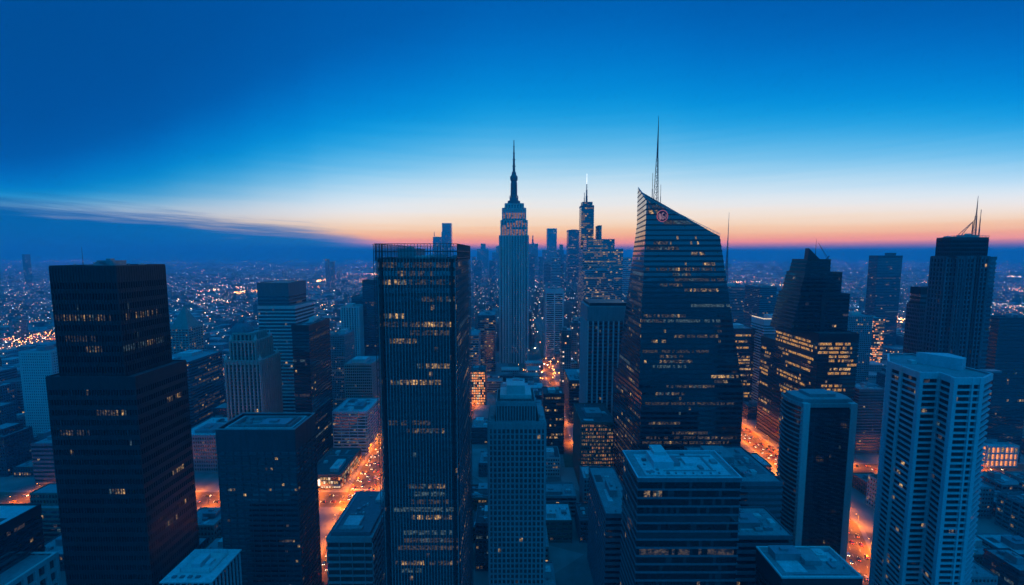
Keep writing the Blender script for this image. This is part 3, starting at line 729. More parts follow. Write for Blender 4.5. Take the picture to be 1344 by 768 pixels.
# Z: art deco dome tower
YZ = 430
t = thing('art_deco_tower', 'ribbed art deco tower with stepped crown and low dome, behind the sunken-roof tower', 'tower')
for pl, pr, pt, pb, dy, cr_ in ((295, 342, 474, 700, 0, 4), (301, 336, 448, 474.5, 3, 2), (305, 332, 438, 448.5, 6, 1.5)):
    a, z = at(pl, pt, YZ+dy); b, _ = at(pr, pt, YZ+dy)
    section(t, rect(a, b, YZ+dy, YZ+36-dy), max(0, at(pl, pb, YZ+dy)[1]), z, 3.6, 4.2, 'stone', .06, 1.0, 1, 1.5, .9, lit=.04, run=.15, bright=.8, crown=cr_, par=.8, seed=int(pt), spots=.012, roof='roofg')
cx_, z = at(318, 438, YZ+18); zt_ = at(318, 424, YZ+18)[1]
m = MB(); m.lathe(cx_, YZ+18, [(11.5, z), (11, lerp(z, zt_, .35)), (8.5, lerp(z, zt_, .7)), (5, lerp(z, zt_, .95)), (3, zt_), (2.4, zt_+2.5), (.4, zt_+5)], 16); m.build('dome', W['slate'], t)
m = MB()
for k_ in range(14):
    q = 2*math.pi*k_/14; m.bar((cx_+10.6*math.cos(q), YZ+18+10.6*math.sin(q), z-.5), (cx_+10.6*math.cos(q), YZ+18+10.6*math.sin(q), z+2.8), .35, 4)
m.build('colonnade', W['stone'], t)
for (pl, pr, pt, dy) in ((295, 342, 474, 1), (301, 336, 448, 4)):
    xa_, za_ = at(pl, pt, YZ+dy); xb_, _ = at(pr, pt, YZ+dy)
    for px_ in (xa_+1, xb_-1):
        for py_ in (YZ+dy+1, YZ+35-dy):
            m = MB(); m.box(px_-1.3, px_+1.3, py_-1.3, py_+1.3, za_-1, za_+3.2); m.bar((px_, py_, za_+3.2), (px_, py_, za_+7), 1.2, 6, 0, .1); m.build('pinnacle', W['pale'], t)
keep(at(293, 474, YZ)[0], at(346, 474, YZ)[0], YZ, YZ+36, 'the domed art deco tower')
# AA: pyramid roof tower
YA = 640
t = thing('stone_tower', 'distant stone tower with steep pyramid roof, right of the huge black tower', 'tower')
a, z = at(221, 431, YA); b, _ = at(247, 431, YA)
section(t, rect(a, b, YA, YA+30), 0, z, 3.8, 2.5, 'stone', .35, .5, 2, .8, .3, lit=.1, run=.3, bright=.2, crown=2, par=.3, rows=False, seed=60, spots=.08, gtone=1)
P = rect(a+2, b-2, YA+2, YA+28); cx_ = (a+b)/2; zt_ = at(234, 402, YA+15)[1]
m = MB(); m.prism(P, [(cx_-.8, YA+14.2), (cx_+.8, YA+14.2), (cx_+.8, YA+15.8), (cx_-.8, YA+15.8)], z+.3, zt_); m.bar((cx_, YA+15, zt_), (cx_, YA+15, zt_+8), .5, 5, 0, .1)
m.build('roof', wall_mat('verdigris_copper', (.12, .22, .20), .6, .3), t)
keep(a, b, YA, YA+30, 'the pyramid-roofed tower')
t, a, b, z = simple('office_block', 'wide banded block with orange lit patches, below the pyramid-roofed tower', 'office block', 190, 247, 476, 500, 60, 'slate', 3.8, 2.3, sill=.45, seed=61, lit=.3, run=.25, bright=.8, spots=.03, phrase='the wide banded block')
t, a, b, z = simple('apartment_block', 'plain pale slab block by the far orange highway at the left edge', 'apartment block', 24, 66, 462, 520, 26, 'pale', 3.4, 2.6, sill=.55, inset=.2, pier=1, pw=1.3, pp=0.05, seed=62, lit=.02, spots=.01, gtone=2, phrase='the plain pale slab')
t, a, b, z = simple('office_block', 'squat banded block tucked against the left side of the huge black tower', 'office block', 40, 86, 583, 400, 40, 'slate', 4.4, 2.3, sill=.5, seed=63, lit=.02, spots=.005, phrase='the squat banded block')
# AD bottom-left
t = thing('office_block', 'bottom-left corner block with bright flat roof and pale arcade frame', 'office block')
z = 80
section(t, rect(-345, -282, 196, 242), 0, z, 3.8, 1.8, 'black', .35, .3, 0, lit=.2, run=.3, bright=.6, crown=5, par=1, seed=64, spots=.03, roof='roofw', rooftop=5)
section(t, rect(-340, -268, 190, 236), 0, 54, 7.5, 5.5, 'pale', .25, 1.6, 1, 1.5, .2, lit=.02, crown=2, par=.8, seed=65, spots=.01, roof='roofg')
keep(-345, -266, 190, 243, 'the pale arcade block')
# AE bottom cyan roof
x0, x1, y0, y1, z = bx(214, 277, 764, 200, 22)
t = thing('office_block', 'bright white-finned block with railed roof deck at the bottom left', 'office block')
section(t, rect(x0, x1, y0, y1), 0, z, 3.8, 2.6, 'black', .25, .6, 0, lit=.0, crown=1.6, par=.2, seed=66, spots=.01)
m = MB()
for k_ in range(9):
    yy = lerp(y0, y1-.5, k_/8); m.box(x1-.1, x1+.7, yy, yy+.5, 0, z-.8)
for k_ in range(9):
    xx = lerp(x0, x1-.5, k_/8); m.box(xx, xx+.5, y0-.7, y0+.1, 0, z-.8)
m.build('mullion', W['white'], t)
m = MB(); m.prism(rect(x0-1, x1+1, y0-1, y1+1), rect(x0-1, x1+1, y0-1, y1+1), z, z+.7, bottom=True); rf = m.build('roof', W['roofw'], t)
m = MB(); m.prism(rect(x0+5, x1-4, y0+5, y1-3), rect(x0+5, x1-4, y0+5, y1-3), z+.7, z+1.4); pf = m.build('deck', W['pale'], rf)
m = MB()
for (p, q) in (((x0+5, y0+5), (x1-4, y0+5)), ((x1-4, y0+5), (x1-4, y1-3)), ((x1-4, y1-3), (x0+5, y1-3)), ((x0+5, y1-3), (x0+5, y0+5))):
    for hh in (2.4, 3.6): m.bar((*p, z+hh), (*q, z+hh), .12, 4)
    for k_ in range(7): c = (lerp(p[0], q[0], k_/6), lerp(p[1], q[1], k_/6)); m.bar((*c, z+1.4), (*c, z+3.6), .1, 4)
m.build('railing', W['white'], rf)
for q in ((.35, .55, .35, .7, 2.4), (.62, .72, .4, .6, 1.6)):
    m = MB(); m.box(lerp(x0, x1, q[0]), lerp(x0, x1, q[1]), lerp(y0, y1, q[2]), lerp(y0, y1, q[3]), z+1.4, z+1.4+q[4]); m.build('plant_room', W['white'], rf)
for q in range(4):
    m = MB(); m.box(x0+3+q*4, x0+5+q*4, y0+1.5, y0+3, z+.7, z+1.3); m.build('skylight', W['slate'], rf)
keep(x0, x1, y0, y1, 'the white-finned roof-deck block')
simple('office_block', 'low pale-roofed block between the huge black and the sunken-roof towers', 'office block', 234, 292, 572, 430, 50, 'grey', 4, 2.4, sill=.4, pier=1, pw=.6, seed=67, lit=.03, spots=.02, roof='roofw', phrase='the low pale-roofed block')
simple('office_tower', 'pale ribbed tower rising past the dark slab, left of the glass tower', 'office tower', 447, 471, 403, 760, 40, 'pale', 4, 5, sill=.3, pier=1, pw=2.2, pp=.6, seed=68, lit=.04, spots=.02, phrase='the pale ribbed tower')
simple('office_tower', 'blue-grey gridded tower hugging the left edge of the glass tower', 'office tower', 452, 488, 478, 560, 45, 'stone', 3.8, 2.6, sill=.4, pier=1, pw=.8, pp=.3, seed=69, lit=.05, spots=.02, phrase='the gridded blue-grey tower')
simple('office_tower', 'small dark tower peeping out beside the top of the glass tower', 'office tower', 475, 512, 368, 780, 40, 'char', 4, 4, seed=70, lit=.04, spots=.01, roof='roofd', crown=8)
simple('office_block', 'dark annexe below the small dark tower peeping beside the glass tower', 'office block', 461, 476, 390, 800, 40, 'slate', 4, 4, seed=71, lit=.04, spots=.01, roof='roofd', crown=4)
simple('apartment_block', 'mottled grey apartment tower between the dark slab and the ribbed tower', 'apartment block', 432, 452, 440, 620, 40, 'grey', 3.4, 2.6, sill=.4, pier=1, pw=.9, seed=72, lit=.2, run=.2, spots=.06)
for i_, (pl, pr, pt) in enumerate(((426.5, 430.5, 340), (433, 437.5, 343))):
    simple('apartment_tower', ('thin pale tower on the far plain, taller of two' if i_ == 0 else 'thin pale tower on the far plain, shorter of two'), 'apartment tower', pl, pr, pt, 2600, 22, 'white', 5, 8, seed=73+i_, lit=.1, spots=.05, crown=4, rooftop=0)
# behind/right region
t, a, b, z = simple('office_block', 'orange-glowing gridded block between the glass tower and spire foot', 'office block', 617, 637, 487, 630, 30, 'brown', 3.9, 2.5, sill=.32, pier=1, pw=.7, pp=.2, seed=75, lit=1, run=1, bright=1, spots=.5, crown=2, roof='roofd', panes=G+[REDL, REDL, LIT[2], CREAM])
simple('office_block', 'blue-grey block with flat cap standing left of the spire shaft', 'office block', 627, 650, 414, 800, 60, 'slate', 4, 4, seed=76, lit=.3, run=.4, spots=.12)
simple('office_block', 'pale mottled block squeezed behind the right side of the glass tower', 'office block', 600, 628, 440, 700, 50, 'grey', 4, 3, seed=77, lit=.3, run=.3, spots=.12, gtone=1)
t, a, b, z = simple('office_block', 'dark block with bright roof edge, between white-striped slab and finned tower', 'office block', 747, 776, 500, 560, 60, 'char', 4, 2.2, sill=.3, seed=78, lit=.3, run=.5, bright=.9, spots=.02, crown=4, litrows={1: (.1, .8)}, roof='roofg', phrase='the bright-edged dark block')
simple('office_block', 'mid-rise with golden floor rows, right of the slanted glass skyscraper', 'office block', 950, 991, 432, 620, 50, 'char', 4.6, 2.6, sill=.4, seed=79, lit=.6, run=.8, bright=1.0, spots=.05, crown=8, litrows={1: (.0, .9), 3: (.1, .8), 5: (.1, .8)}, phrase='the golden-rowed mid-rise', panes=PG)
t, a, b, z = simple('office_tower', 'pale striped tower with glowing roof rim, left of the wedge tower', 'office tower', 1003, 1036, 420, 600, 32, 'white', 4.0, 3, sill=.5, seed=80, lit=.1, run=.3, bright=.5, spots=.02, crown=8, par=.5, phrase='the glow-rimmed striped tower')
m = MB(); m.bar((a, 601, z+1.5), (b, 601, z+1.5), .7, 6); m.bar((a, 601, z+1.5), (a, 631, z+1.5), .7, 6); m.build('rim_light', CREAM, t)
simple('office_tower', 'hazy blue office tower behind the glow-rimmed striped tower', 'office tower', 998, 1020, 377, 900, 60, 'slate', 4, 4, seed=81, lit=.1, spots=.06)
simple('office_block', 'hazy pale mid-rise touching the wedge tower from behind', 'office block', 1018, 1046, 386, 960, 60, 'grey', 4, 4, seed=82, lit=.1, spots=.06)
simple('office_block', 'hazy mottled mid-rise rising right behind the slanted skyscraper edge', 'office block', 955, 980, 376, 1100, 60, 'grey', 4, 4, seed=83, lit=.1, spots=.06)
simple('apartment_block', 'pale hazy apartment block just right of the wedge tower', 'apartment block', 1114, 1146, 415, 700, 40, 'grey', 3.6, 3.2, seed=84, lit=.1, spots=.05, gtone=1, pier=1, pw=.8)
simple('apartment_block', 'small pink-lit block on the plain beneath the lone far slab', 'apartment block', 1148, 1162, 418, 880, 30, 'brick', 4, 3, seed=85, lit=.7, run=.8, spots=.3, panes=G+[LIT[1], REDL, LIT[2], CREAM])
simple('office_block', 'louvred grey block wedged between wedge tower and white balcony tower', 'office block', 1128, 1165, 512, 470, 26, 'slate', 3.4, 2, sill=.45, seed=86, lit=.05, spots=.02, phrase='the louvred grey block')
simple('office_tower', 'dark blue tower at the right edge behind the fluted tower', 'office tower', 1312, 1360, 418, 450, 14, 'char', 3.8, 2, sill=.4, seed=87, lit=.04, run=.2, spots=.015, roof='roofd', phrase='the dark blue edge tower')
# arcaded lit stone building at right edge, and one behind
t = thing('arcade_building', 'low white arcade building glowing orange at the right edge', 'building')
a, z = at(1296, 586, 440); b, _ = at(1338, 586, 440)
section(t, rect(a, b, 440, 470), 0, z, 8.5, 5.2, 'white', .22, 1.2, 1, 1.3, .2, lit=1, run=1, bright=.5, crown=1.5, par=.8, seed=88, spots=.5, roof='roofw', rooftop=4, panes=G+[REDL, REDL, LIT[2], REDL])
keep(a, b, 440, 470, 'the orange arcade building')
t = thing('stone_hall', 'stone hall with tall glowing arches behind the orange arcade building', 'building')
a, z = at(1300, 526, 500); b, _ = at(1350, 526, 500)
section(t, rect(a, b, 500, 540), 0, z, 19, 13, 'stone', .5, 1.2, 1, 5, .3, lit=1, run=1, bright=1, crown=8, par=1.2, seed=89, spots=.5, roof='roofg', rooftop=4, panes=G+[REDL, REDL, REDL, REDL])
keep(a, b, 500, 540)

# far skyline
far = [(568, 579, 311, 3300, 'pale'), (580, 592, 293, 3300, 'pale'), (619, 624, 337, 4200, 'grey'), (626, 641, 327, 4000, 'pale'), (631, 637, 320, 4050, 'pale'), (646, 656, 331, 4200, 'pale'), (651, 656, 323, 4250, 'pale'),
       (693, 706, 320, 3600, 'pale'), (712, 718, 328, 3500, 'pale'), (718, 731, 300, 3500, 'pale'), (731, 740, 328, 3650, 'grey'), (735, 739, 321, 3700, 'pale'), (741, 746, 334, 3400, 'grey'), (707, 712, 337, 3400, 'grey'),
       (714, 740, 345, 2600, 'grey'), (724, 736, 338, 2500, 'pale'), (642, 650, 342, 3000, 'grey'), (622, 632, 341, 3100, 'grey'), (694, 702, 333, 2800, 'grey'), (817, 836, 338, 1900, 'pale'), (604, 614, 342, 3300, 'pale')]
flab = ['stubby blue tower on the skyline peeping over the glass tower, left', 'tallest blue stepped tower on the skyline peeping over the glass tower', 'tiny tower leftmost in the skyline cluster left of the spire',
 'broad blue tower in the skyline cluster left of the spire', 'narrow peak tower topping the skyline cluster left of the spire', 'squat blue tower touching the spire shaft on its left', 'thin blue tower nearest the left side of the spire shaft',
 'pointed blue tower touching the spire shaft on its right', 'low shoulder tower left of the tall flat-topped skyline slab', 'tall flat-topped blue slab on the skyline right of the spire', 'low shoulder tower right of the tall flat-topped skyline slab',
 'small turret tower right of the tall flat-topped skyline slab', 'low tower against the blue slab behind the sparkling skyscraper', 'tiny hazy block between pointed tower and flat-topped slab', 'wide hazy block below the tall flat-topped skyline slab',
 'narrow hazy block above the white-striped slab tower', 'hazy block left of the spire shaft at the horizon', 'hazy low block under the skyline cluster left of the spire', 'hazy block right of the spire shaft below the pointed tower',
 'blue slab filling the gap behind the slanted glass skyscraper', 'hazy low block peeping past the right corner of the glass tower']
for i_, (pl, pr, pt, Y, wl) in enumerate(far):
    t, a, b, z = simple('office_tower', flab[i_], 'office tower', pl, pr, pt, Y, 60, wl, 9, 9, seed=100+i_, lit=.15, run=.3, spots=.05, crown=6, rooftop=0, gtone=1, group='far skyline towers') if False else simple('office_tower', flab[i_], 'office tower', pl, pr, pt, Y, 60, wl, 9, 9, seed=100+i_, lit=.15, run=.3, spots=.05, crown=6, rooftop=0, gtone=1)
    t['group'] = 'far skyline towers'
    if i_ == 7: mast(t, (a+b)/2, Y+30, z, at(699, 309, Y)[1], 9, 'spire', 2, mat='slate')
    if i_ == 1:
        section(t, rect(a+1, a+30, Y-40, Y-1), 0, at(584, 305, Y)[1], 9, 9, 'pale', lit=.1, crown=4, rows=False, seed=5, roof='roofg')
        mast(t, a-60, Y, z-100, at(570, 304, Y)[1], 3, 'antenna', 2)
# lone masts on the plain
def lone(label, px, pt, pb, Y, r):
    x, zt_ = at(px, pt, Y); m = MB()
    t = thing('radio_mast', label, 'mast')
    for k_ in range(3):
        q = 2*math.pi*k_/3; m.bar((x+r*math.cos(q), Y+r*math.sin(q), 0), (x, Y, zt_*.8), r*.13, 4)
    for k_ in range(14):
        za, zb = zt_*.8*k_/14, zt_*.8*(k_+1)/14; ra, rb_ = r*(1-k_/14), r*(1-(k_+1)/14)
        for j in range(3):
            q, p = 2*math.pi*j/3, 2*math.pi*(j+1)/3; m.bar((x+ra*math.cos(q), Y+ra*math.sin(q), za), (x+rb_*math.cos(p), Y+rb_*math.sin(p), zb), r*.08, 4)
    m.build('lattice', W['mast'], t); m = MB(); m.bar((x, Y, zt_*.78), (x, Y, zt_), r*.14, 6, 0, r*.05); m.build('antenna', W['mast'], t)
lone('tall red lattice radio mast right of the slanted glass skyscraper', 957, 279, 0, 1500, 9)
lone('thin radio mast behind the roof of the huge black tower', 107, 324, 0, 1600, 9)
simple('office_tower', 'faint dark tower alone at the far left horizon', 'office tower', 28.5, 32, 334, 3300, 40, 'char', 9, 9, seed=140, lit=.1, spots=.03, rooftop=0)

# ================================================================== STREETS
def stroad(name, pts, w, z, mat, **kw):
    m = MB(); L = []
    for k in range(len(pts)):
        a = Vector(pts[max(0, k-1)]); b = Vector(pts[min(len(pts)-1, k+1)]); d = (b-a).normalized(); nn = Vector((-d.y, d.x))
        p = Vector(pts[k]); L.append((p+nn*w/2, p-nn*w/2))
    for k in range(len(L)-1):
        m.quad((*L[k][1], z), (*L[k+1][1], z), (*L[k+1][0], z), (*L[k][0], z))
    o = m.build(name, mat); o['kind'] = 'structure'; return o
ASPH = wall_mat('worn_asphalt', (.13, .10, .065), .6, .45, streak=False); ASPH.node_tree.nodes['Principled BSDF'].inputs['Specular IOR Level'].default_value = .2
PAVE = wall_mat('pavement_slabs', (.22, .21, .2), .8, .25, streak=False)
PAINT = wall_mat('road_paint', (.6, .6, .56), .6, .3, streak=False)
AVL = [(-112, 150), (-124, 260), (-146, 400), (-150, 480), (-150, 700), (-150, 1500)]
AVR = [(190, 150), (238, 262), (281, 345), (298, 450), (300, 600), (300, 1500)]
AVC = [(64, 440), (65, 500), (72, 800), (72, 1500)]
AVC2 = [(-62, 400), (-62, 700), (-62, 1700)]
CRL = [(-700, 380), (-124, 380)]
CRR = [(290, 438), (1000, 438)]
CRL2 = [(-2200, 1120), (-1250, 1130), (-700, 1230), (-300, 1600)]
roads = [(AVL, 28), (AVR, 26), (AVC, 13), (AVC2, 14), (CRL, 24), (CRR, 18)]
for i_, (p, w) in enumerate(roads):
    stroad('pavement', p, w+7, .15+.006*i_, PAVE)
    stroad('road', p, w, .22+.006*i_, ASPH)
stroad('highway', CRL2, 40, .2, ASPH)
m = MB()
def along(pts, step):
    for a, b in zip(pts, pts[1:]):
        a, b = Vector(a), Vector(b); L = (b-a).length; n = max(1, int(L/step))
        for k in range(n):
            yield a.lerp(b, k/n), (b-a).normalized()
for p, w in roads[:2]+roads[4:5]:
    for c, d in along(p, 9):
        if c.y > 620: break
        nn = Vector((-d.y, d.x))
        for o_ in (-w/4, 0, w/4):
            a = c+nn*o_; b = a+d*3.5; q = nn*.12
            m.quad((*(a-q), .275), (*(b-q), .275), (*(b+q), .275), (*(a+q), .275))
for base, dr in (((-146, 395), (1, 0)), ((-143, 362), (1, 0))):
    for k in range(-9, 10): 
        x = base[0]+k*1.3; m.quad((x, base[1], .276), (x+.6, base[1], .276), (x+.6, base[1]+3.2, .276), (x, base[1]+3.2, .276))
o = m.build('road_markings', PAINT); o['kind'] = 'structure'

# ground
gm, nt, b = new_mat('city_ground')
tc = N(nt, 'ShaderNodeTexCoord')
n1 = N(nt, 'ShaderNodeTexNoise', Scale=.0035, Detail=8.0, Roughness=.65); n2 = N(nt, 'ShaderNodeTexVoronoi', Scale=.012); n3 = N(nt, 'ShaderNodeTexNoise', Scale=.06, Detail=6.0)
for n in (n1, n2, n3): nt.links.new(tc.outputs['Object'], n.inputs['Vector'])
ad = N(nt, 'ShaderNodeMath', operation='ADD'); nt.links.new(n1.outputs[0], ad.inputs[0]); nt.links.new(n2.outputs['Color'], ad.inputs[1])
ad2 = N(nt, 'ShaderNodeMath', operation='ADD'); nt.links.new(ad.outputs[0], ad2.inputs[0]); nt.links.new(n3.outputs[0], ad2.inputs[1])
cr = N(nt, 'ShaderNodeValToRGB'); cr.color_ramp.elements[0].position = .3; cr.color_ramp.elements[0].color = (.035, .04, .04, 1); cr.color_ramp.elements[1].position = .75; cr.color_ramp.elements[1].color = (.24, .24, .235, 1)
mr = N(nt, 'ShaderNodeMath', operation='MULTIPLY'); mr.inputs[1].default_value = .42
nt.links.new(ad2.outputs[0], mr.inputs[0]); nt.links.new(mr.outputs[0], cr.inputs[0]); nt.links.new(cr.outputs[0], b.inputs['Base Color']); b.inputs['Roughness'].default_value = .9
m = MB(); Sx = 42000; nx = 24
m.quad((-Sx, -3000, 0), (Sx, -3000, 0), (Sx, 42000, 0), (-Sx, 42000, 0))
o = m.build('ground', gm); o['kind'] = 'structure'
# pale bay far off
wm, nt, b = new_mat('water'); b.inputs['Base Color'].default_value = (.02, .04, .06, 1); b.inputs['Roughness'].default_value = .15
m = MB()
for x0, x1, y0, y1 in ((-14000, 6000, 24000, 30000), (5200, 12000, 9500, 10500), (-30000, -9000, 14000, 16000)):
    n = 12; ring = []
    cx_, cy_, rx, ry = (x0+x1)/2, (y0+y1)/2, (x1-x0)/2, (y1-y0)/2
    i = len(m.v)
    for k in range(28):
        q = 2*math.pi*k/28; f = .8+.25*math.sin(3*q+x0)+.1*math.sin(7*q); m.v.append((cx_+rx*f*math.cos(q), cy_+ry*f*math.sin(q), 1.5))
    m.f.append(tuple(range(i, i+28))); m.m.append(0)
o = m.build('water', wm); o['kind'] = 'structure'

# ================================================================== FILLER CITY
def near_road(x0, x1, y0, y1, mrg=5):
    for pts, w in roads+[(CRL2, 40)]:
        for a, b in zip(pts, pts[1:]):
            a, b = Vector(a), Vector(b); L = (b-a).length; n = max(2, int(L/6))
            hw = w/2+mrg
            if max(a.y, b.y)+hw < y0 or min(a.y, b.y)-hw > y1 or max(a.x, b.x)+hw < x0 or min(a.x, b.x)-hw > x1: continue
            for k in range(n+1):
                c = a.lerp(b, k/n)
                if x0-hw < c.x < x1+hw and y0-hw < c.y < y1+hw: return True
    return False
def hit_hero(x0, x1, y0, y1, mrg=3):
    return any(x0-mrg < h[1] and x1+mrg > h[0] and y0-mrg < h[3] and y1+mrg > h[2] for h in HEROES)
SEE = []
for pts, ya, yb in ((AVL, 262, 520), (AVR, 262, 600)):
    for c, d in along(pts, 10):
        if ya < c.y < yb:
            nn = Vector((-d.y, d.x))
            for o_ in (-11, 0, 11): SEE.append((c.x+nn.x*o_, c.y))
SEE += [(x, 382) for x in range(-190, -130, 8)]+[(x, 396) for x in range(-195, -170, 6)]+[(x, 438) for x in range(340, 540, 12)]
def blocks_view(x0, x1, y0, y1, h):
    for gx, gy in SEE:
        if gy < y0: continue
        for k in range(5):
            yy = lerp(y0, y1, k/4)
            if yy >= gy: continue
            xx = gx*yy/gy
            if x0 < xx < x1 and H*(1-yy/gy) < h: return True
    return False
fr = random.Random(21)
fills = []
yy = 258
while yy < 690:
    dd = fr.uniform(26, 36); xx = -1.34*(yy+40)
    while xx < 1.34*(yy+40):
        w_ = fr.uniform(24, 42)
        a, b, c, d = xx+3, xx+w_-3, yy+3, yy+dd-3
        xx += w_+(8 if fr.random() < .3 else 0)
        if fr.random() < .06: continue
        if hit_hero(a, b, c, d) or near_road(a, b, c, d): continue
        far_side = abs(a/c)
        h = fr.choice((9, 12, 14, 18, 22, 28, 36)) if c < 420 else fr.choice((10, 14, 18, 24, 30, 42, 55))
        if abs((a+b)/2) < 160 and c > 480: h *= 1.35
        if abs((a+b)/2)/c < .15 and c > 330: h = min(h, 20)
        while h > 7 and blocks_view(a, b, c, d, h): h *= .7
        if blocks_view(a, b, c, d, h): continue
        fills.append((a, b, c, d, h))
    yy += dd+(10 if fr.random() < .35 else 1)
fills.sort(key=lambda q: q[2])
fills = fills[:300]
colw = {'slate': 'slate', 'grey': 'grey', 'stone': 'limestone', 'brown': 'brown', 'pale': 'pale', 'brick': 'brick', 'char': 'charcoal', 'white': 'white'}
roofw = {'roofd': 'dark', 'roofg': 'grey', 'roofw': 'white'}
ORD = ['nearest', 'second nearest', 'third nearest', 'fourth nearest', 'fifth nearest', 'sixth nearest', 'seventh nearest', 'eighth nearest', 'ninth nearest', 'tenth nearest']
lm = [h for h in HEROES if h[4]]
made = {}
for i_, (a, b, c, d, h) in enumerate(fills):
    wl = fr.choice(['slate', 'grey', 'grey', 'stone', 'brown', 'pale', 'brick', 'char', 'slate']); rf = fr.choice(['roofd', 'roofg', 'roofg', 'roofw'])
    cx_, cy_ = (a+b)/2, (c+d)/2
    L = min(lm, key=lambda q: math.hypot((q[0]+q[1])/2-cx_, (q[2]+q[3])/2-cy_))
    dx, dy = cx_-(L[0]+L[1])/2, cy_-(L[2]+L[3])/2
    rel = ('right of' if dx > 0 else 'left of') if abs(dx) > abs(dy) else ('behind' if dy > 0 else 'before')
    kind = 'low' if h < 15 else ('mid-rise' if h < 33 else 'tall')
    lb = f'{colw[wl]} {kind} block with {roofw[rf]} roof {rel} {L[4]}'
    t = thing('city_block_building', lb, 'building', group='ordinary city blocks between the towers')
    made.setdefault(lb, []).append((math.hypot(cx_, cy_), t))
    near = c < 400
    glow = near_road(a-10, b+10, c-10, d+10)
    section(t, rect(a, b, c, d), 0, h, 3.8, 2.6, wl, fr.choice((.35, .42, .5)), .3, fr.choice((0, 1, 1, 2)), .7, .12, lit=.12, run=.4, bright=.6, crown=1.2, par=.9, rows=near, seed=200+i_, spots=.035, gtone=fr.choice((0, 0, 1)))
    put_roof(t, rect(a, b, c, d), h, rf, fr.choice((2, 3, 4, 5)) if c < 480 else fr.choice((1, 2)), 300+i_)
    if c > 300 and h > 20 and fr.random() < .4 and b-a > 20:
        section(t, rect(a+4, b-5, c+5, d-4), h+.1, h+fr.uniform(6, 14), 3.8, 2.6, wl, .4, .3, 1, .6, .1, lit=.1, run=.3, crown=1, par=.7, rows=False, seed=500+i_, spots=.03, roof=rf)
for lb, q in made.items():
    if len(q) > 1:
        q.sort(key=lambda e: e[0])
        for k, (_, t) in enumerate(q): t['label'] = lb+', '+(ORD[k] if k < 10 else 'farthest')

# distant city: one mass
dm, nt, b = new_mat('far_facade')
tc = N(nt, 'ShaderNodeTexCoord')
geo = N(nt, 'ShaderNodeNewGeometry')
sp = N(nt, 'ShaderNodeSeparateXYZ'); nt.links.new(tc.outputs['Object'], sp.inputs[0])
def mth(op, a, bb=None, **k):
    n = N(nt, 'ShaderNodeMath', operation=op)
    for i, v in enumerate((a, bb)):
        if v is None: continue
        if isinstance(v, (int, float)): n.inputs[i].default_value = v
        else: nt.links.new(v, n.inputs[i])
    return n.outputs[0]
u = mth('FLOOR', mth('DIVIDE', mth('ADD', sp.outputs[0], sp.outputs[1]), 3.5)); v = mth('FLOOR', mth('DIVIDE', sp.outputs[2], 3.8))
fr_ = mth('FRACT', mth('DIVIDE', sp.outputs[2], 3.8)); fu = mth('FRACT', mth('DIVIDE', mth('ADD', sp.outputs[0], sp.outputs[1]), 3.5))
cb = N(nt, 'ShaderNodeCombineXYZ'); nt.links.new(u, cb.inputs[0]); nt.links.new(v, cb.inputs[1])
wn = N(nt, 'ShaderNodeTexWhiteNoise', noise_dimensions='2D'); nt.links.new(cb.outputs[0], wn.inputs['Vector'])
on = mth('GREATER_THAN', wn.outputs['Value'], .955)
win = mth('MULTIPLY', mth('GREATER_THAN', fr_, .4), mth('GREATER_THAN', fu, .35))
sn = N(nt, 'ShaderNodeSeparateXYZ'); nt.links.new(geo.outputs['Normal'], sn.inputs[0])
side = mth('LESS_THAN', sn.outputs[2], .5)
wside = mth('MULTIPLY', win, side)
em_ = mth('MULTIPLY', mth('MULTIPLY', on, wside), 1.4)
nt.links.new(em_, b.inputs['Emission Strength'])
rmp = N(nt, 'ShaderNodeValToRGB'); rmp.color_ramp.interpolation = 'CONSTANT'
es = rmp.color_ramp.elements; es[0].color = (1, .45, .15, 1); es[1].position = .4; es[1].color = (1, .7, .45, 1); e = es.new(.75); e.color = (.8, .85, 1, 1); e = es.new(.88); e.color = (1, .25, .15, 1)
nt.links.new(wn.outputs['Color'], rmp.inputs[0]); nt.links.new(rmp.outputs[0], b.inputs['Emission Color'])
nl = N(nt, 'ShaderNodeTexNoise', Scale=.02, Detail=2.0); nt.links.new(tc.outputs['Object'], nl.inputs['Vector'])
c2 = N(nt, 'ShaderNodeValToRGB'); c2.color_ramp.elements[0].position = .35; c2.color_ramp.elements[0].color = (.06, .06, .065, 1); c2.color_ramp.elements[1].position = .65; c2.color_ramp.elements[1].color = (.42, .41, .4, 1)
nt.links.new(nl.outputs[0], c2.inputs[0])
dk = N(nt, 'ShaderNodeMix', data_type='RGBA'); nt.links.new(wside, dk.inputs[0]); nt.links.new(c2.outputs[0], dk.inputs[6]); dk.inputs[7].default_value = (.03, .035, .04, 1)
nt.links.new(dk.outputs[2], b.inputs['Base Color']); b.inputs['Roughness'].default_value = .6
try: dm.cycles.emission_sampling = 'NONE'
except Exception: pass
m = MB(); dr = random.Random(5)
heroes_far = [h for h in HEROES if h[3] > 600]
def fhit(x0, x1, y0, y1): return any(x0 < h[1] and x1 > h[0] and y0 < h[3] and y1 > h[2] for h in heroes_far)
y = 694.0
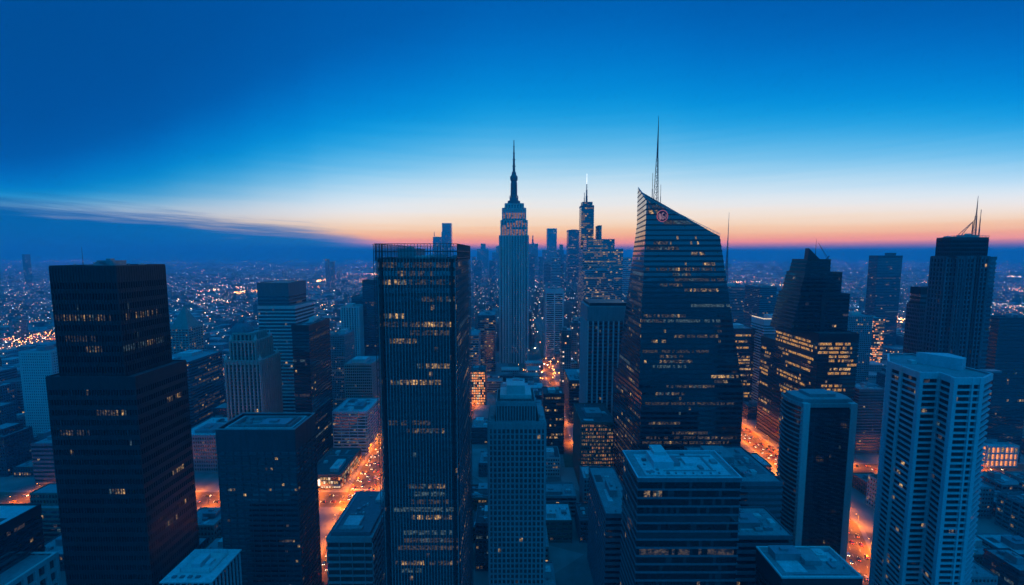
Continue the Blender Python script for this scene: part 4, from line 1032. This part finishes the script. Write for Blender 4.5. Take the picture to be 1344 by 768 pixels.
while y < 9500:
    s = 40 if y < 2200 else (70 if y < 4500 else 150)
    x = -1.32*y
    while x < 1.32*y:
        w_ = s*dr.uniform(.55, 1.1); dd = s*dr.uniform(.5, .8)
        q = abs(x/y-.08)
        core = max(0, 1-q*2.6)
        if dr.random() < (.80 if y < 2200 else .6):
            h = dr.choice((6, 8, 10, 12, 15, 20))*(1+.2*dr.random())
            if core > 0 and dr.random() < .75 and y < 3500: h = dr.uniform(18, 45+85*core)*(1 if y < 1500 else .8)
            elif q < .7 and y < 1600 and dr.random() < .25: h = dr.uniform(25, 60)
            elif dr.random() < .03: h = dr.uniform(30, 75)
            if -.16 < x/y < .1 and y < 900: h = min(h, 16)
            hw = w_*(.5 if h > 30 else 1); hd = dd*(.7 if h > 30 else 1)
            if not (fhit(x, x+hw, y, y+hd) or near_road(x, x+hw, y, y+hd, 2)):
                m.box(x, x+hw, y, y+hd, 0, h)
                if h > 18: m.box(x+hw*.2, x+hw*.6, y+hd*.2, y+hd*.7, h, h+4)
        x += w_+(s*.35 if dr.random() < .3 else s*.06)
    y += s*(1.25 if dr.random() < .4 else .9)
y = 200.0
while y < 9500:      # the same low city going on past both sides of the frame
    s = 44 if y < 2200 else 150
    for sg in (-1, 1):
        x = (1.40 if y < 690 else 1.33)*(y+50)
        while x < 1.9*y+220:
            w_ = s*dr.uniform(.55, .95); dd = s*dr.uniform(.5, .8)
            if dr.random() < .75:
                h = dr.choice((8, 10, 12, 16, 22, 30)); a_ = x if sg > 0 else -x-w_
                if not near_road(a_, a_+w_, y, y+dd, 2) and not hit_hero(a_, a_+w_, y, y+dd): m.box(a_, a_+w_, y, y+dd, 0, h)
            x += w_+s*.15
    y += s
m.build('distant_city', dm)['kind'] = 'stuff'
bpy.data.objects['distant_city']['label'] = 'far-off mass of low city blocks reaching to the horizon'
bpy.data.objects['distant_city']['category'] = 'city'

# city lights: countless street and yard lights over the plain
cl_m = [lit_mat('far_lamp_white', (1, .66, .42), 15, .01, 1), lit_mat('far_lamp_orange', (1, .32, .06), 18, .01, 1), lit_mat('far_lamp_pink', (1, .26, .14), 14, .01, 1), lit_mat('far_lamp_cool', (.55, .8, 1), 9, .01, 1)]
m = MB(); lr = random.Random(9)
def dot(x, y, z, r, mt):
    i = len(m.v); m.v += [(x-r, y, z), (x+r, y, z), (x, y-r, z), (x, y+r, z), (x, y, z-r*.8), (x, y, z+r*.8)]
    for f in ((0, 2, 5), (2, 1, 5), (1, 3, 5), (3, 0, 5), (2, 0, 4), (1, 2, 4), (3, 1, 4), (0, 3, 4)): m.f.append(tuple(i+q for q in f)); m.m.append(mt)
for k in range(3400):
    p = 337+lr.random()**1.7*95; Y = H*F/(p-333)
    if Y > 16000: Y = lr.uniform(6000, 16000)
    X = lr.uniform(-1.3, 1.3)*Y
    if fhit(X-5, X+5, Y-5, Y+5): continue
    dot(X, Y, lr.uniform(8, 18), lr.uniform(.35, 1.0)*(.7+Y/2600), lr.choice((0, 0, 0, 1, 1, 3, 3, 2)))
for k in range(70):        # straight streets across the plain
    p = 338+lr.random()**1.5*50; Y = H*F/(p-333); X = lr.uniform(-1.3, 1.3)*Y; L = Y*lr.uniform(.1, .5); n = int(L/lr.uniform(45, 90)); mt = lr.choice((0, 1, 1, 3))
    for j in range(min(n, 60)): xx_ = X+L*j/max(1, n); dot(xx_, Y+lr.gauss(0, 6), 10, lr.uniform(.3, .6)*(.6+Y/2800), mt) if not fhit(xx_-5, xx_+5, Y-20, Y+20) else None
for k in range(46):
    x0_ = lr.uniform(-2600, 2600); ya = lr.uniform(900, 3500); n = lr.randint(20, 70); mt = lr.choice((0, 1, 1, 2))
    for j in range(n):
        yy_ = ya+j*45
        if abs(x0_) < yy_*1.25 and not fhit(x0_-5, x0_+5, yy_-5, yy_+5): dot(x0_, yy_, 10, lr.uniform(.3, .6)*(.6+yy_/2800), mt)
for k in range(120):       # lit streets and yards
    p = 343+lr.random()**1.3*75; Y = H*F/(p-333); X = lr.uniform(-1.3, 1.3)*Y; mt = lr.choice((0, 1, 1, 2, 2))
    n = lr.randint(8, 36); L = Y*lr.uniform(.01, .05); W_ = Y*lr.uniform(.002, .02)*3
    for j in range(n):
        xx_, yy_ = X+lr.gauss(0, L), Y+lr.gauss(0, W_)
        if yy_ > 600 and not fhit(xx_-5, xx_+5, yy_-5, yy_+5): dot(xx_, yy_, lr.uniform(8, 16), lr.uniform(.3, .9)*(.6+Y/2800), mt if lr.random() < .75 else 0)
def lights_at(px0, py0, px1, py1, n, spread, mt, rs=1.0):
    for j in range(n):
        q = lr.random(); gx, gy = gnd(lerp(px0, px1, q), lerp(py0, py1, q))
        xx_, yy_ = gx+lr.gauss(0, spread), gy+lr.gauss(0, spread*1.5)
        if yy_ > 480 and not hit_hero(xx_-2, xx_+2, yy_-2, yy_+2, 0): dot(xx_, yy_, lr.uniform(6, 14), rs*1.35*lr.uniform(.3, 1.1)*(.5+gy/2600), lr.choice((mt, mt, 1, 0)))
for a in ((0, 462, 62, 440, 130, 22, 1, .8), (0, 452, 60, 450, 60, 30, 2, .7), (230, 397, 270, 390, 60, 30, 0, 1.1), (265, 384, 330, 378, 60, 22, 2, 1), (300, 388, 342, 383, 90, 26, 1, 1.2),
          (402, 374, 440, 366, 90, 25, 1, 1.2), (985, 380, 1000, 378, 90, 22, 1, 1.6), (960, 372, 1010, 372, 60, 30, 2, 1), (1160, 430, 1182, 420, 120, 16, 1, 1.3), (1110, 395, 1180, 392, 90, 30, 2, 1),
          (1180, 385, 1210, 372, 40, 30, 1, 1), (1305, 385, 1344, 380, 50, 30, 2, 1), (1300, 362, 1344, 365, 60, 40, 0, 1), (250, 395, 300, 400, 40, 30, 2, 1), (0, 525, 30, 515, 40, 14, 1, 1), (18, 345, 130, 342, 90, 90, 2, .8), (480, 360, 500, 362, 40, 30, 2, 1),
          (265, 540, 285, 535, 40, 9, 1, .8), (395, 425, 410, 440, 20, 9, 2, .8), (620, 500, 645, 420, 70, 3, 1, .9), (712, 505, 738, 460, 80, 22, 1, 1), (690, 430, 700, 500, 50, 16, 2, .9), (760, 420, 770, 440, 40, 20, 0, .8), (1000, 378, 1050, 376, 60, 30, 2, 1.0)):
    lights_at(*a)
o = m.build('city_lights', cl_m); o['kind'] = 'stuff'; o['label'] = 'countless street and yard lights scattered over the dark plain'; o['category'] = 'lights'

# ================================================================== STREET LAMPS AND CARS
LAMPM = lit_mat('sodium_lamp', (1, .36, .07), 14, .01, 1)
def make_lamp():
    t = thing('street_lamp', '', 'street lamp')
    m = MB(); m.bar((0, 0, 0), (0, 0, 9), .12, 6, 0, .08); m.bar((0, 0, 9), (1.8, 0, 9.4), .06, 5); m.build('pole', W['steel'], t)
    m = MB(); m.box(1.5, 2.4, -.2, .2, 9.28, 9.42); m.build('lamp_head', W['steel'], t)
    m = MB(); m.box(1.58, 2.32, -.15, .15, 9.16, 9.28, bottom=True); m.build('lamp_glass', LAMPM, t)
    return t
proto = make_lamp()
def kids(o): return [c for c in o.children]
def copy_tree(o):
    r = o.copy(); COL.objects.link(r)
    for ch in kids(o):
        c = ch.copy(); COL.objects.link(c); c.parent = r
        for g in ch.children:
            d = g.copy(); COL.objects.link(d); d.parent = c
    return r
ldat = {}
def lamp_light(P, col):
    k = (P, col)
    if k not in ldat:
        l = bpy.data.lights.new('lamp_light', 'SPOT'); l.energy = P; l.color = col; l.shadow_soft_size = .35; l.spot_size = rad(152); l.spot_blend = .6; ldat[k] = l
    return ldat[k]
first = [True]
def put_lamp(x, y, ang, label, group, P=9000, col=(1, .205, .004)):
    t = proto if first[0] else copy_tree(proto); first[0] = False
    t.location = (x, y, .2); t.rotation_euler = (0, 0, ang); t['label'] = label; t['group'] = group
    if P:
        l = bpy.data.objects.new('lamp_light', lamp_light(P, col)); COL.objects.link(l); l.parent = t; l.location = (1.95, 0, 8.9)
specs = [(AVL, 28, 255, 640, 24, 'sodium street lamp on the orange avenue beside the glass tower', 'lamps along the avenue by the glass tower', 13000),
         (AVR, 26, 250, 660, 24, 'sodium street lamp on the orange avenue beside the white balcony tower', 'lamps along the avenue by the white balcony tower', 24000),
         (CRL, 24, 0, 9999, 30, 'sodium street lamp on the cross street meeting the shop corner', 'lamps along the cross street at the shop corner', 15000),
         (CRR, 18, 0, 9999, 26, 'sodium street lamp on the cross street before the orange arcade', 'lamps along the cross street by the arcade', 30000),
         (AVC, 13, 380, 900, 28, 'sodium street lamp in the narrow street below the white-striped slab', 'lamps in the narrow street right of the spire', 9000),
         (AVC2, 14, 560, 1100, 36, 'sodium street lamp in the street left of the spire', 'lamps in the street left of the spire', 5000)]
for pts, w, ya, yb, st, lb, gp, P in specs:
    for k, (c, d) in enumerate(along(pts, st)):
        if not (ya < c.y < yb) or abs(c.x) > c.y*1.25: continue
        nn = Vector((-d.y, d.x)); ang = math.atan2(nn.y, nn.x)
        for s_ in (-1, 1):
            if w < 20 and (k+(s_ > 0)) % 2: continue
            q = c+nn*s_*(w/2+1)
            if hit_hero(q.x-.5, q.x+.5, q.y-.5, q.y+.5, 0): continue
            put_lamp(q.x, q.y, ang+(0 if s_ < 0 else math.pi), lb, gp, P)
for k, (c, d) in enumerate(along(CRL2, 60)):
    if abs(c.x) < c.y*1.25:
        put_lamp(c.x, c.y+8, 0, 'sodium lamp on the far highway at the left', 'lamps along the far highway', 22000)

# cars
HL = lit_mat('headlight', (1, .72, .42), 14, .01, 1); TL = lit_mat('tail_light', (1, .08, .03), 9, .01, 1)
def make_car(name, col, L=4.5, Wd=1.8, Hh=1.45):
    t = thing(name, '', 'car')
    m = MB(); prof = [(-L/2, .35), (-L/2, .8), (-L/2+.15, .95), (-L/2+.9, 1.0), (L/2-1.3, .95), (L/2-.1, .78), (L/2, .6), (L/2, .35)]
    i = 0
    for x_, s_ in ((-Wd/2, .0), (-Wd/2+.06, .04), (Wd/2-.06, .04), (Wd/2, 0)):
        m.v += [(x_, y_, z_+(s_ if z_ > .5 else -s_)) for y_, z_ in prof]
    n = len(prof)
    for r_ in range(3):
        for k in range(n):
            j = (k+1) % n; a = r_*n; m.f.append((a+k, a+n+k, a+n+j, a+j)); m.m.append(0)
    m.f.append(tuple(range(n))); m.m.append(0); m.f.append(tuple(3*n+n-1-k for k in range(n))); m.m.append(0)
    body = m.build('body', wall_mat('car_paint_'+name+str(col), col, .25, .05), t)
    m = MB(); m.prism([(-Wd/2+.08, -L/2+.6), (Wd/2-.08, -L/2+.6), (Wd/2-.08, L/2-1.25), (-Wd/2+.08, L/2-1.25)], [(-Wd/2+.25, -L/2+1.0), (Wd/2-.25, -L/2+1.0), (Wd/2-.25, L/2-2.0), (-Wd/2+.25, L/2-2.0)], .98, Hh-.03); m.build('cabin_windows', G[0], t)
    m = MB(); m.prism([(-Wd/2+.24, -L/2+.98), (Wd/2-.24, -L/2+.98), (Wd/2-.24, L/2-1.98), (-Wd/2+.24, L/2-1.98)], [(-Wd/2+.28, -L/2+1.05), (Wd/2-.28, -L/2+1.05), (Wd/2-.28, L/2-2.05), (-Wd/2+.28, L/2-2.05)], Hh-.03, Hh+.03); m.build('car_roof', bpy.data.materials['car_paint_'+name+str(col)], t)
    for sx in (-1, 1):
        for sy in (-1, 1):
            m = MB(); m.bar((sx*(Wd/2-.22), sy*L*.31, .33), (sx*(Wd/2+.02), sy*L*.31, .33), .33, 10); m.build('wheel', W['black'], t)
        m = MB(); m.box(sx*(Wd/2-.3)-.2, sx*(Wd/2-.3)+.2, L/2-.02, L/2+.06, .55, .75, bottom=True); m.build('headlight', HL, t)
        m = MB(); m.box(sx*(Wd/2-.3)-.18, sx*(Wd/2-.3)+.18, -L/2-.05, -L/2+.02, .65, .85, bottom=True); m.build('tail_light', TL, t)
    return t
cars = [make_car('car', (.04, .04, .045)), make_car('car', (.5, .5, .5)), make_car('car', (.25, .03, .03)), make_car('taxi', (.6, .35, .03))]
cw = ['dark', 'silver', 'red', 'yellow']; usedc = [False]*4
cr2 = random.Random(3)
def lane(pts, off, sgn, ya, yb, lb, gp, gap):
    pos = 0
    for c, d in along(pts, 3.0):
        if not ya < c.y < yb or abs(c.x) > 1.22*c.y: continue
        pos -= 3
        if pos > 0: continue
        pos = cr2.uniform(*gap)*.75
        k = cr2.choice((0, 0, 1, 1, 2, 3)); t = cars[k] if not usedc[k] else copy_tree(cars[k]); usedc[k] = True
        nn = Vector((-d.y, d.x)); q = c+nn*off
        t.location = (q.x, q.y, .26); t.rotation_euler = (0, 0, math.atan2(d.y, d.x)-math.pi/2+(0 if sgn > 0 else math.pi))
        t['label'] = f'{cw[k]} {"taxi" if k == 3 else "car"} with lit lamps {lb}'; t['group'] = gp; t['category'] = 'taxi' if k == 3 else 'car'
for o_, s_ in ((10, -1), (6.2, -1), (2.2, -1), (-2.2, 1), (-6.2, 1), (-10, 1)):
    lane(AVL, o_, s_, 262, 620, 'driving '+('towards' if s_ < 0 else 'away')+' on the avenue by the glass tower', 'cars on the avenue by the glass tower', (9, 26))
for o_, s_ in ((9, -1), (3, -1), (-3, 1), (-9, 1)):
    lane(AVR, o_, s_, 255, 640, 'driving '+('towards' if s_ < 0 else 'away')+' on the avenue by the balcony tower', 'cars on the avenue by the white balcony tower', (9, 28))
for o_, s_ in ((5, 1), (-5, -1)): lane(CRL, o_, s_, 300, 500, 'on the cross street at the shop corner', 'cars on the cross street at the shop corner', (9, 30))
for o_, s_ in ((4, 1), (-4, -1)): lane(CRR, o_, s_, 300, 500, 'on the cross street by the orange arcade', 'cars on the cross street by the arcade', (12, 40))
for o_, s_ in ((3, -1), (-3, 1)): lane(AVC2, o_, s_, 560, 900, 'in the street left of the spire', 'cars in the street left of the spire', (10, 30))

# ================================================================== HAZE
hm = bpy.data.materials.new('haze'); hm.use_nodes = True; nt = hm.node_tree
nt.nodes.remove(nt.nodes['Principled BSDF'])
pv = N(nt, 'ShaderNodeVolumePrincipled'); pv.inputs['Color'].default_value = (.15, .72, 1.0, 1); pv.inputs['Density'].default_value = 1.6e-4; pv.inputs['Anisotropy'].default_value = 0
nt.links.new(pv.outputs[0], nt.nodes['Material Output'].inputs['Volume'])
m = MB(); m.box(-43000, 43000, -3500, 43000, -1, 485, bottom=True)
o = m.build('haze', hm); o['kind'] = 'stuff'; o['label'] = 'thin blue evening haze over the whole city'; o['category'] = 'haze'

# ================================================================== WORLD
w = bpy.data.worlds.new('World'); sc.world = w; w.use_nodes = True; nt = w.node_tree
bg = nt.nodes['Background']
tc = N(nt, 'ShaderNodeTexCoord'); sp = N(nt, 'ShaderNodeSeparateXYZ'); nt.links.new(tc.outputs['Generated'], sp.inputs[0])
el = mth('MULTIPLY', mth('ARCSINE', sp.outputs[2]), 57.2958)
az = mth('MULTIPLY', mth('ARCTAN2', sp.outputs[0], sp.outputs[1]), 57.2958)
def lin(c): return tuple(((v/255)/12.92 if v/255 <= .04045 else ((v/255+.055)/1.055)**2.4) for v in c)+(1,)
def ramp(fac, stops, interp='LINEAR'):
    r = N(nt, 'ShaderNodeValToRGB'); r.color_ramp.interpolation = interp; es = r.color_ramp.elements
    es[0].position, es[0].color = stops[0]; es[1].position, es[1].color = stops[-1]
    for p, c in stops[1:-1]: e = es.new(p); e.color = c
    nt.links.new(fac, r.inputs[0]); return r.outputs[0]
azn = mth('DIVIDE', mth('ADD', az, 180), 360)
g1 = lambda v: (v, v, v, 1)
scl = ramp(azn, [((a+180)/360, g1(v)) for a, v in ((-180, .34), (-75, .24), (-52, .25), (-45, .33), (-38, .47), (-31, .62), (-24, .76), (-8, .95), (5, 1.0), (22, .92), (48, .68), (75, .45), (180, .34))], 'CARDINAL')
inv = mth('DIVIDE', 1.0, scl)
k01 = N(nt, 'ShaderNodeClamp'); nt.links.new(mth('DIVIDE', el, 6.0), k01.inputs[0])
fac = mth('ADD', 1.0, mth('MULTIPLY', mth('SUBTRACT', inv, 1.0), k01.outputs[0]))
e2 = mth('MULTIPLY', el, fac)
# faint streaky cirrus
cmb = N(nt, 'ShaderNodeCombineXYZ'); nt.links.new(mth('MULTIPLY', az, .045), cmb.inputs[0]); nt.links.new(mth('MULTIPLY', el, 1.25), cmb.inputs[1])
ns = N(nt, 'ShaderNodeTexNoise', Scale=1.0, Detail=5.0, Roughness=.55); nt.links.new(cmb.outputs[0], ns.inputs['Vector'])
wob = mth('MULTIPLY', mth('SUBTRACT', ns.outputs[0], .5), 1.0)
e3 = mth('ADD', e2, mth('MULTIPLY', wob, mth('MULTIPLY', 1.2, 1.0)))
cs = [(-2, (60, 90, 140)), (0, (150, 110, 130)), (.7, (240, 122, 40)), (1.5, (255, 128, 0)), (2.4, (255, 172, 52)), (3.9, (255, 216, 158)), (6.5, (243, 240, 232)), (9.6, (182, 219, 235)), (12.5, (112, 192, 230)),
      (16, (20, 162, 222)), (20, (0, 136, 212)), (25, (0, 108, 192)), (30, (0, 88, 168)), (40, (0, 80, 158)), (62, (0, 76, 150))]
skyc = ramp(mth('DIVIDE', mth('ADD', e3, 2), 64), [((a+2)/64, lin(c)) for a, c in cs], 'B_SPLINE')
# dusky bank of cloud low on the left
bh = ramp(azn, [((a+180)/360, g1(v/10)) for a, v in ((-180, 9), (-90, 8), (-55, 4.8), (-45, 4.3), (-26, 2.7), (-15, .3), (-10, 0), (70, 0), (110, 8), (180, 9))])
cm2 = N(nt, 'ShaderNodeCombineXYZ'); nt.links.new(mth('MULTIPLY', az, .11), cm2.inputs[0]); nt.links.new(mth('MULTIPLY', mth('ADD', el, mth('MULTIPLY', az, .05)), 2.2), cm2.inputs[1]); cm2.inputs[2].default_value = 4.2
n2_ = N(nt, 'ShaderNodeTexNoise', Scale=1.0, Detail=7.0, Roughness=.6, Distortion=.4); nt.links.new(cm2.outputs[0], n2_.inputs['Vector'])
streak = mth('MULTIPLY', mth('SUBTRACT', n2_.outputs[0], .5), 3.4)
dif = mth('SUBTRACT', mth('ADD', mth('MULTIPLY', bh, 10), mth('ADD', mth('MULTIPLY', wob, 1.2), mth('MULTIPLY', streak, mth('MINIMUM', 1.0, mth('MULTIPLY', bh, 3))))), el)
sm = N(nt, 'ShaderNodeMapRange', interpolation_type='SMOOTHSTEP'); sm.inputs['From Min'].default_value = -1.3; sm.inputs['From Max'].default_value = 1.3; nt.links.new(dif, sm.inputs[0])
bank = ramp(azn, [((a+180)/360, lin(c)) for a, c in ((-180, (0, 100, 172)), (-55, (0, 98, 165)), (-40, (0, 112, 180)), (-22, (50, 138, 195)), (180, (0, 90, 160)))])
mixb = N(nt, 'ShaderNodeMix', data_type='RGBA'); nt.links.new(sm.outputs[0], mixb.inputs[0]); nt.links.new(skyc, mixb.inputs[6]); nt.links.new(bank, mixb.inputs[7])
# brighter blue overhead and behind the camera (away from the afterglow)
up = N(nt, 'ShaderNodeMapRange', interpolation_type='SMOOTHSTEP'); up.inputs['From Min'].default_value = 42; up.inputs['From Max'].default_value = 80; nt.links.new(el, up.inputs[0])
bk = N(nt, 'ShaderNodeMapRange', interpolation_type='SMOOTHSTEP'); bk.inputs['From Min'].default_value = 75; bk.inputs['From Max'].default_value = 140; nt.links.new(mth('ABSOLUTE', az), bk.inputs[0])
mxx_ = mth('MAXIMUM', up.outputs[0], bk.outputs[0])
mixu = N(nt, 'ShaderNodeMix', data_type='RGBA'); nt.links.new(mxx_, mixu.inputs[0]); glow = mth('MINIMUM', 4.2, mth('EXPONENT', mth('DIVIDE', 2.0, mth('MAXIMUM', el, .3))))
fz = N(nt, 'ShaderNodeMapRange', interpolation_type='SMOOTHSTEP'); fz.inputs['From Min'].default_value = -42; fz.inputs['From Max'].default_value = -16; fz.inputs['To Min'].default_value = 0; fz.inputs['To Max'].default_value = 1; nt.links.new(az, fz.inputs[0])
gl2 = mth('ADD', 1.0, mth('MULTIPLY', mth('MULTIPLY', mth('SUBTRACT', glow, 1.0), fz.outputs[0]), mth('SUBTRACT', 1.0, sm.outputs[0])))
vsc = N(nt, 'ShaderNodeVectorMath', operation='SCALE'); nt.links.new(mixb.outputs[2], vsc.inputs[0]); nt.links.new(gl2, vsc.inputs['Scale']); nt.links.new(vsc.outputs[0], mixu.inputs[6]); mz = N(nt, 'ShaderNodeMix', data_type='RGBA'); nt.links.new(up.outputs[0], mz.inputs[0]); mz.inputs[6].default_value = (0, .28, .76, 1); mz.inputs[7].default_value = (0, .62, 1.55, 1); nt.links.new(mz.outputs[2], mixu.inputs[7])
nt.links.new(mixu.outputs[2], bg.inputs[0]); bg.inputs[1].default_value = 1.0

# ================================================================== CAMERA
cam = bpy.data.cameras.new('camera'); co = bpy.data.objects.new('camera', cam); COL.objects.link(co)
cam.sensor_width = 36; cam.lens = 36*F/1344; cam.clip_start = 1; cam.clip_end = 80000
co.location = (0, 0, H); co.rotation_euler = (math.pi/2-PITCH, 0, 0); sc.camera = co
vs = sc.view_settings; vs.view_transform = 'Standard'; vs.look = 'None'; vs.exposure = 0; vs.gamma = 1; vs.use_curve_mapping = False
sc.render.engine = 'CYCLES'
cy = sc.cycles; cy.use_denoising = True; cy.max_bounces = 5; cy.diffuse_bounces = 2; cy.glossy_bounces = 3; cy.transmission_bounces = 2; cy.volume_bounces = 1
cy.sample_clamp_indirect = 3.0; cy.sample_clamp_direct = 0; cy.volume_step_rate = 10; cy.use_light_tree = True
cy.caustics_reflective = False; cy.caustics_refractive = False; cy.use_adaptive_sampling = False
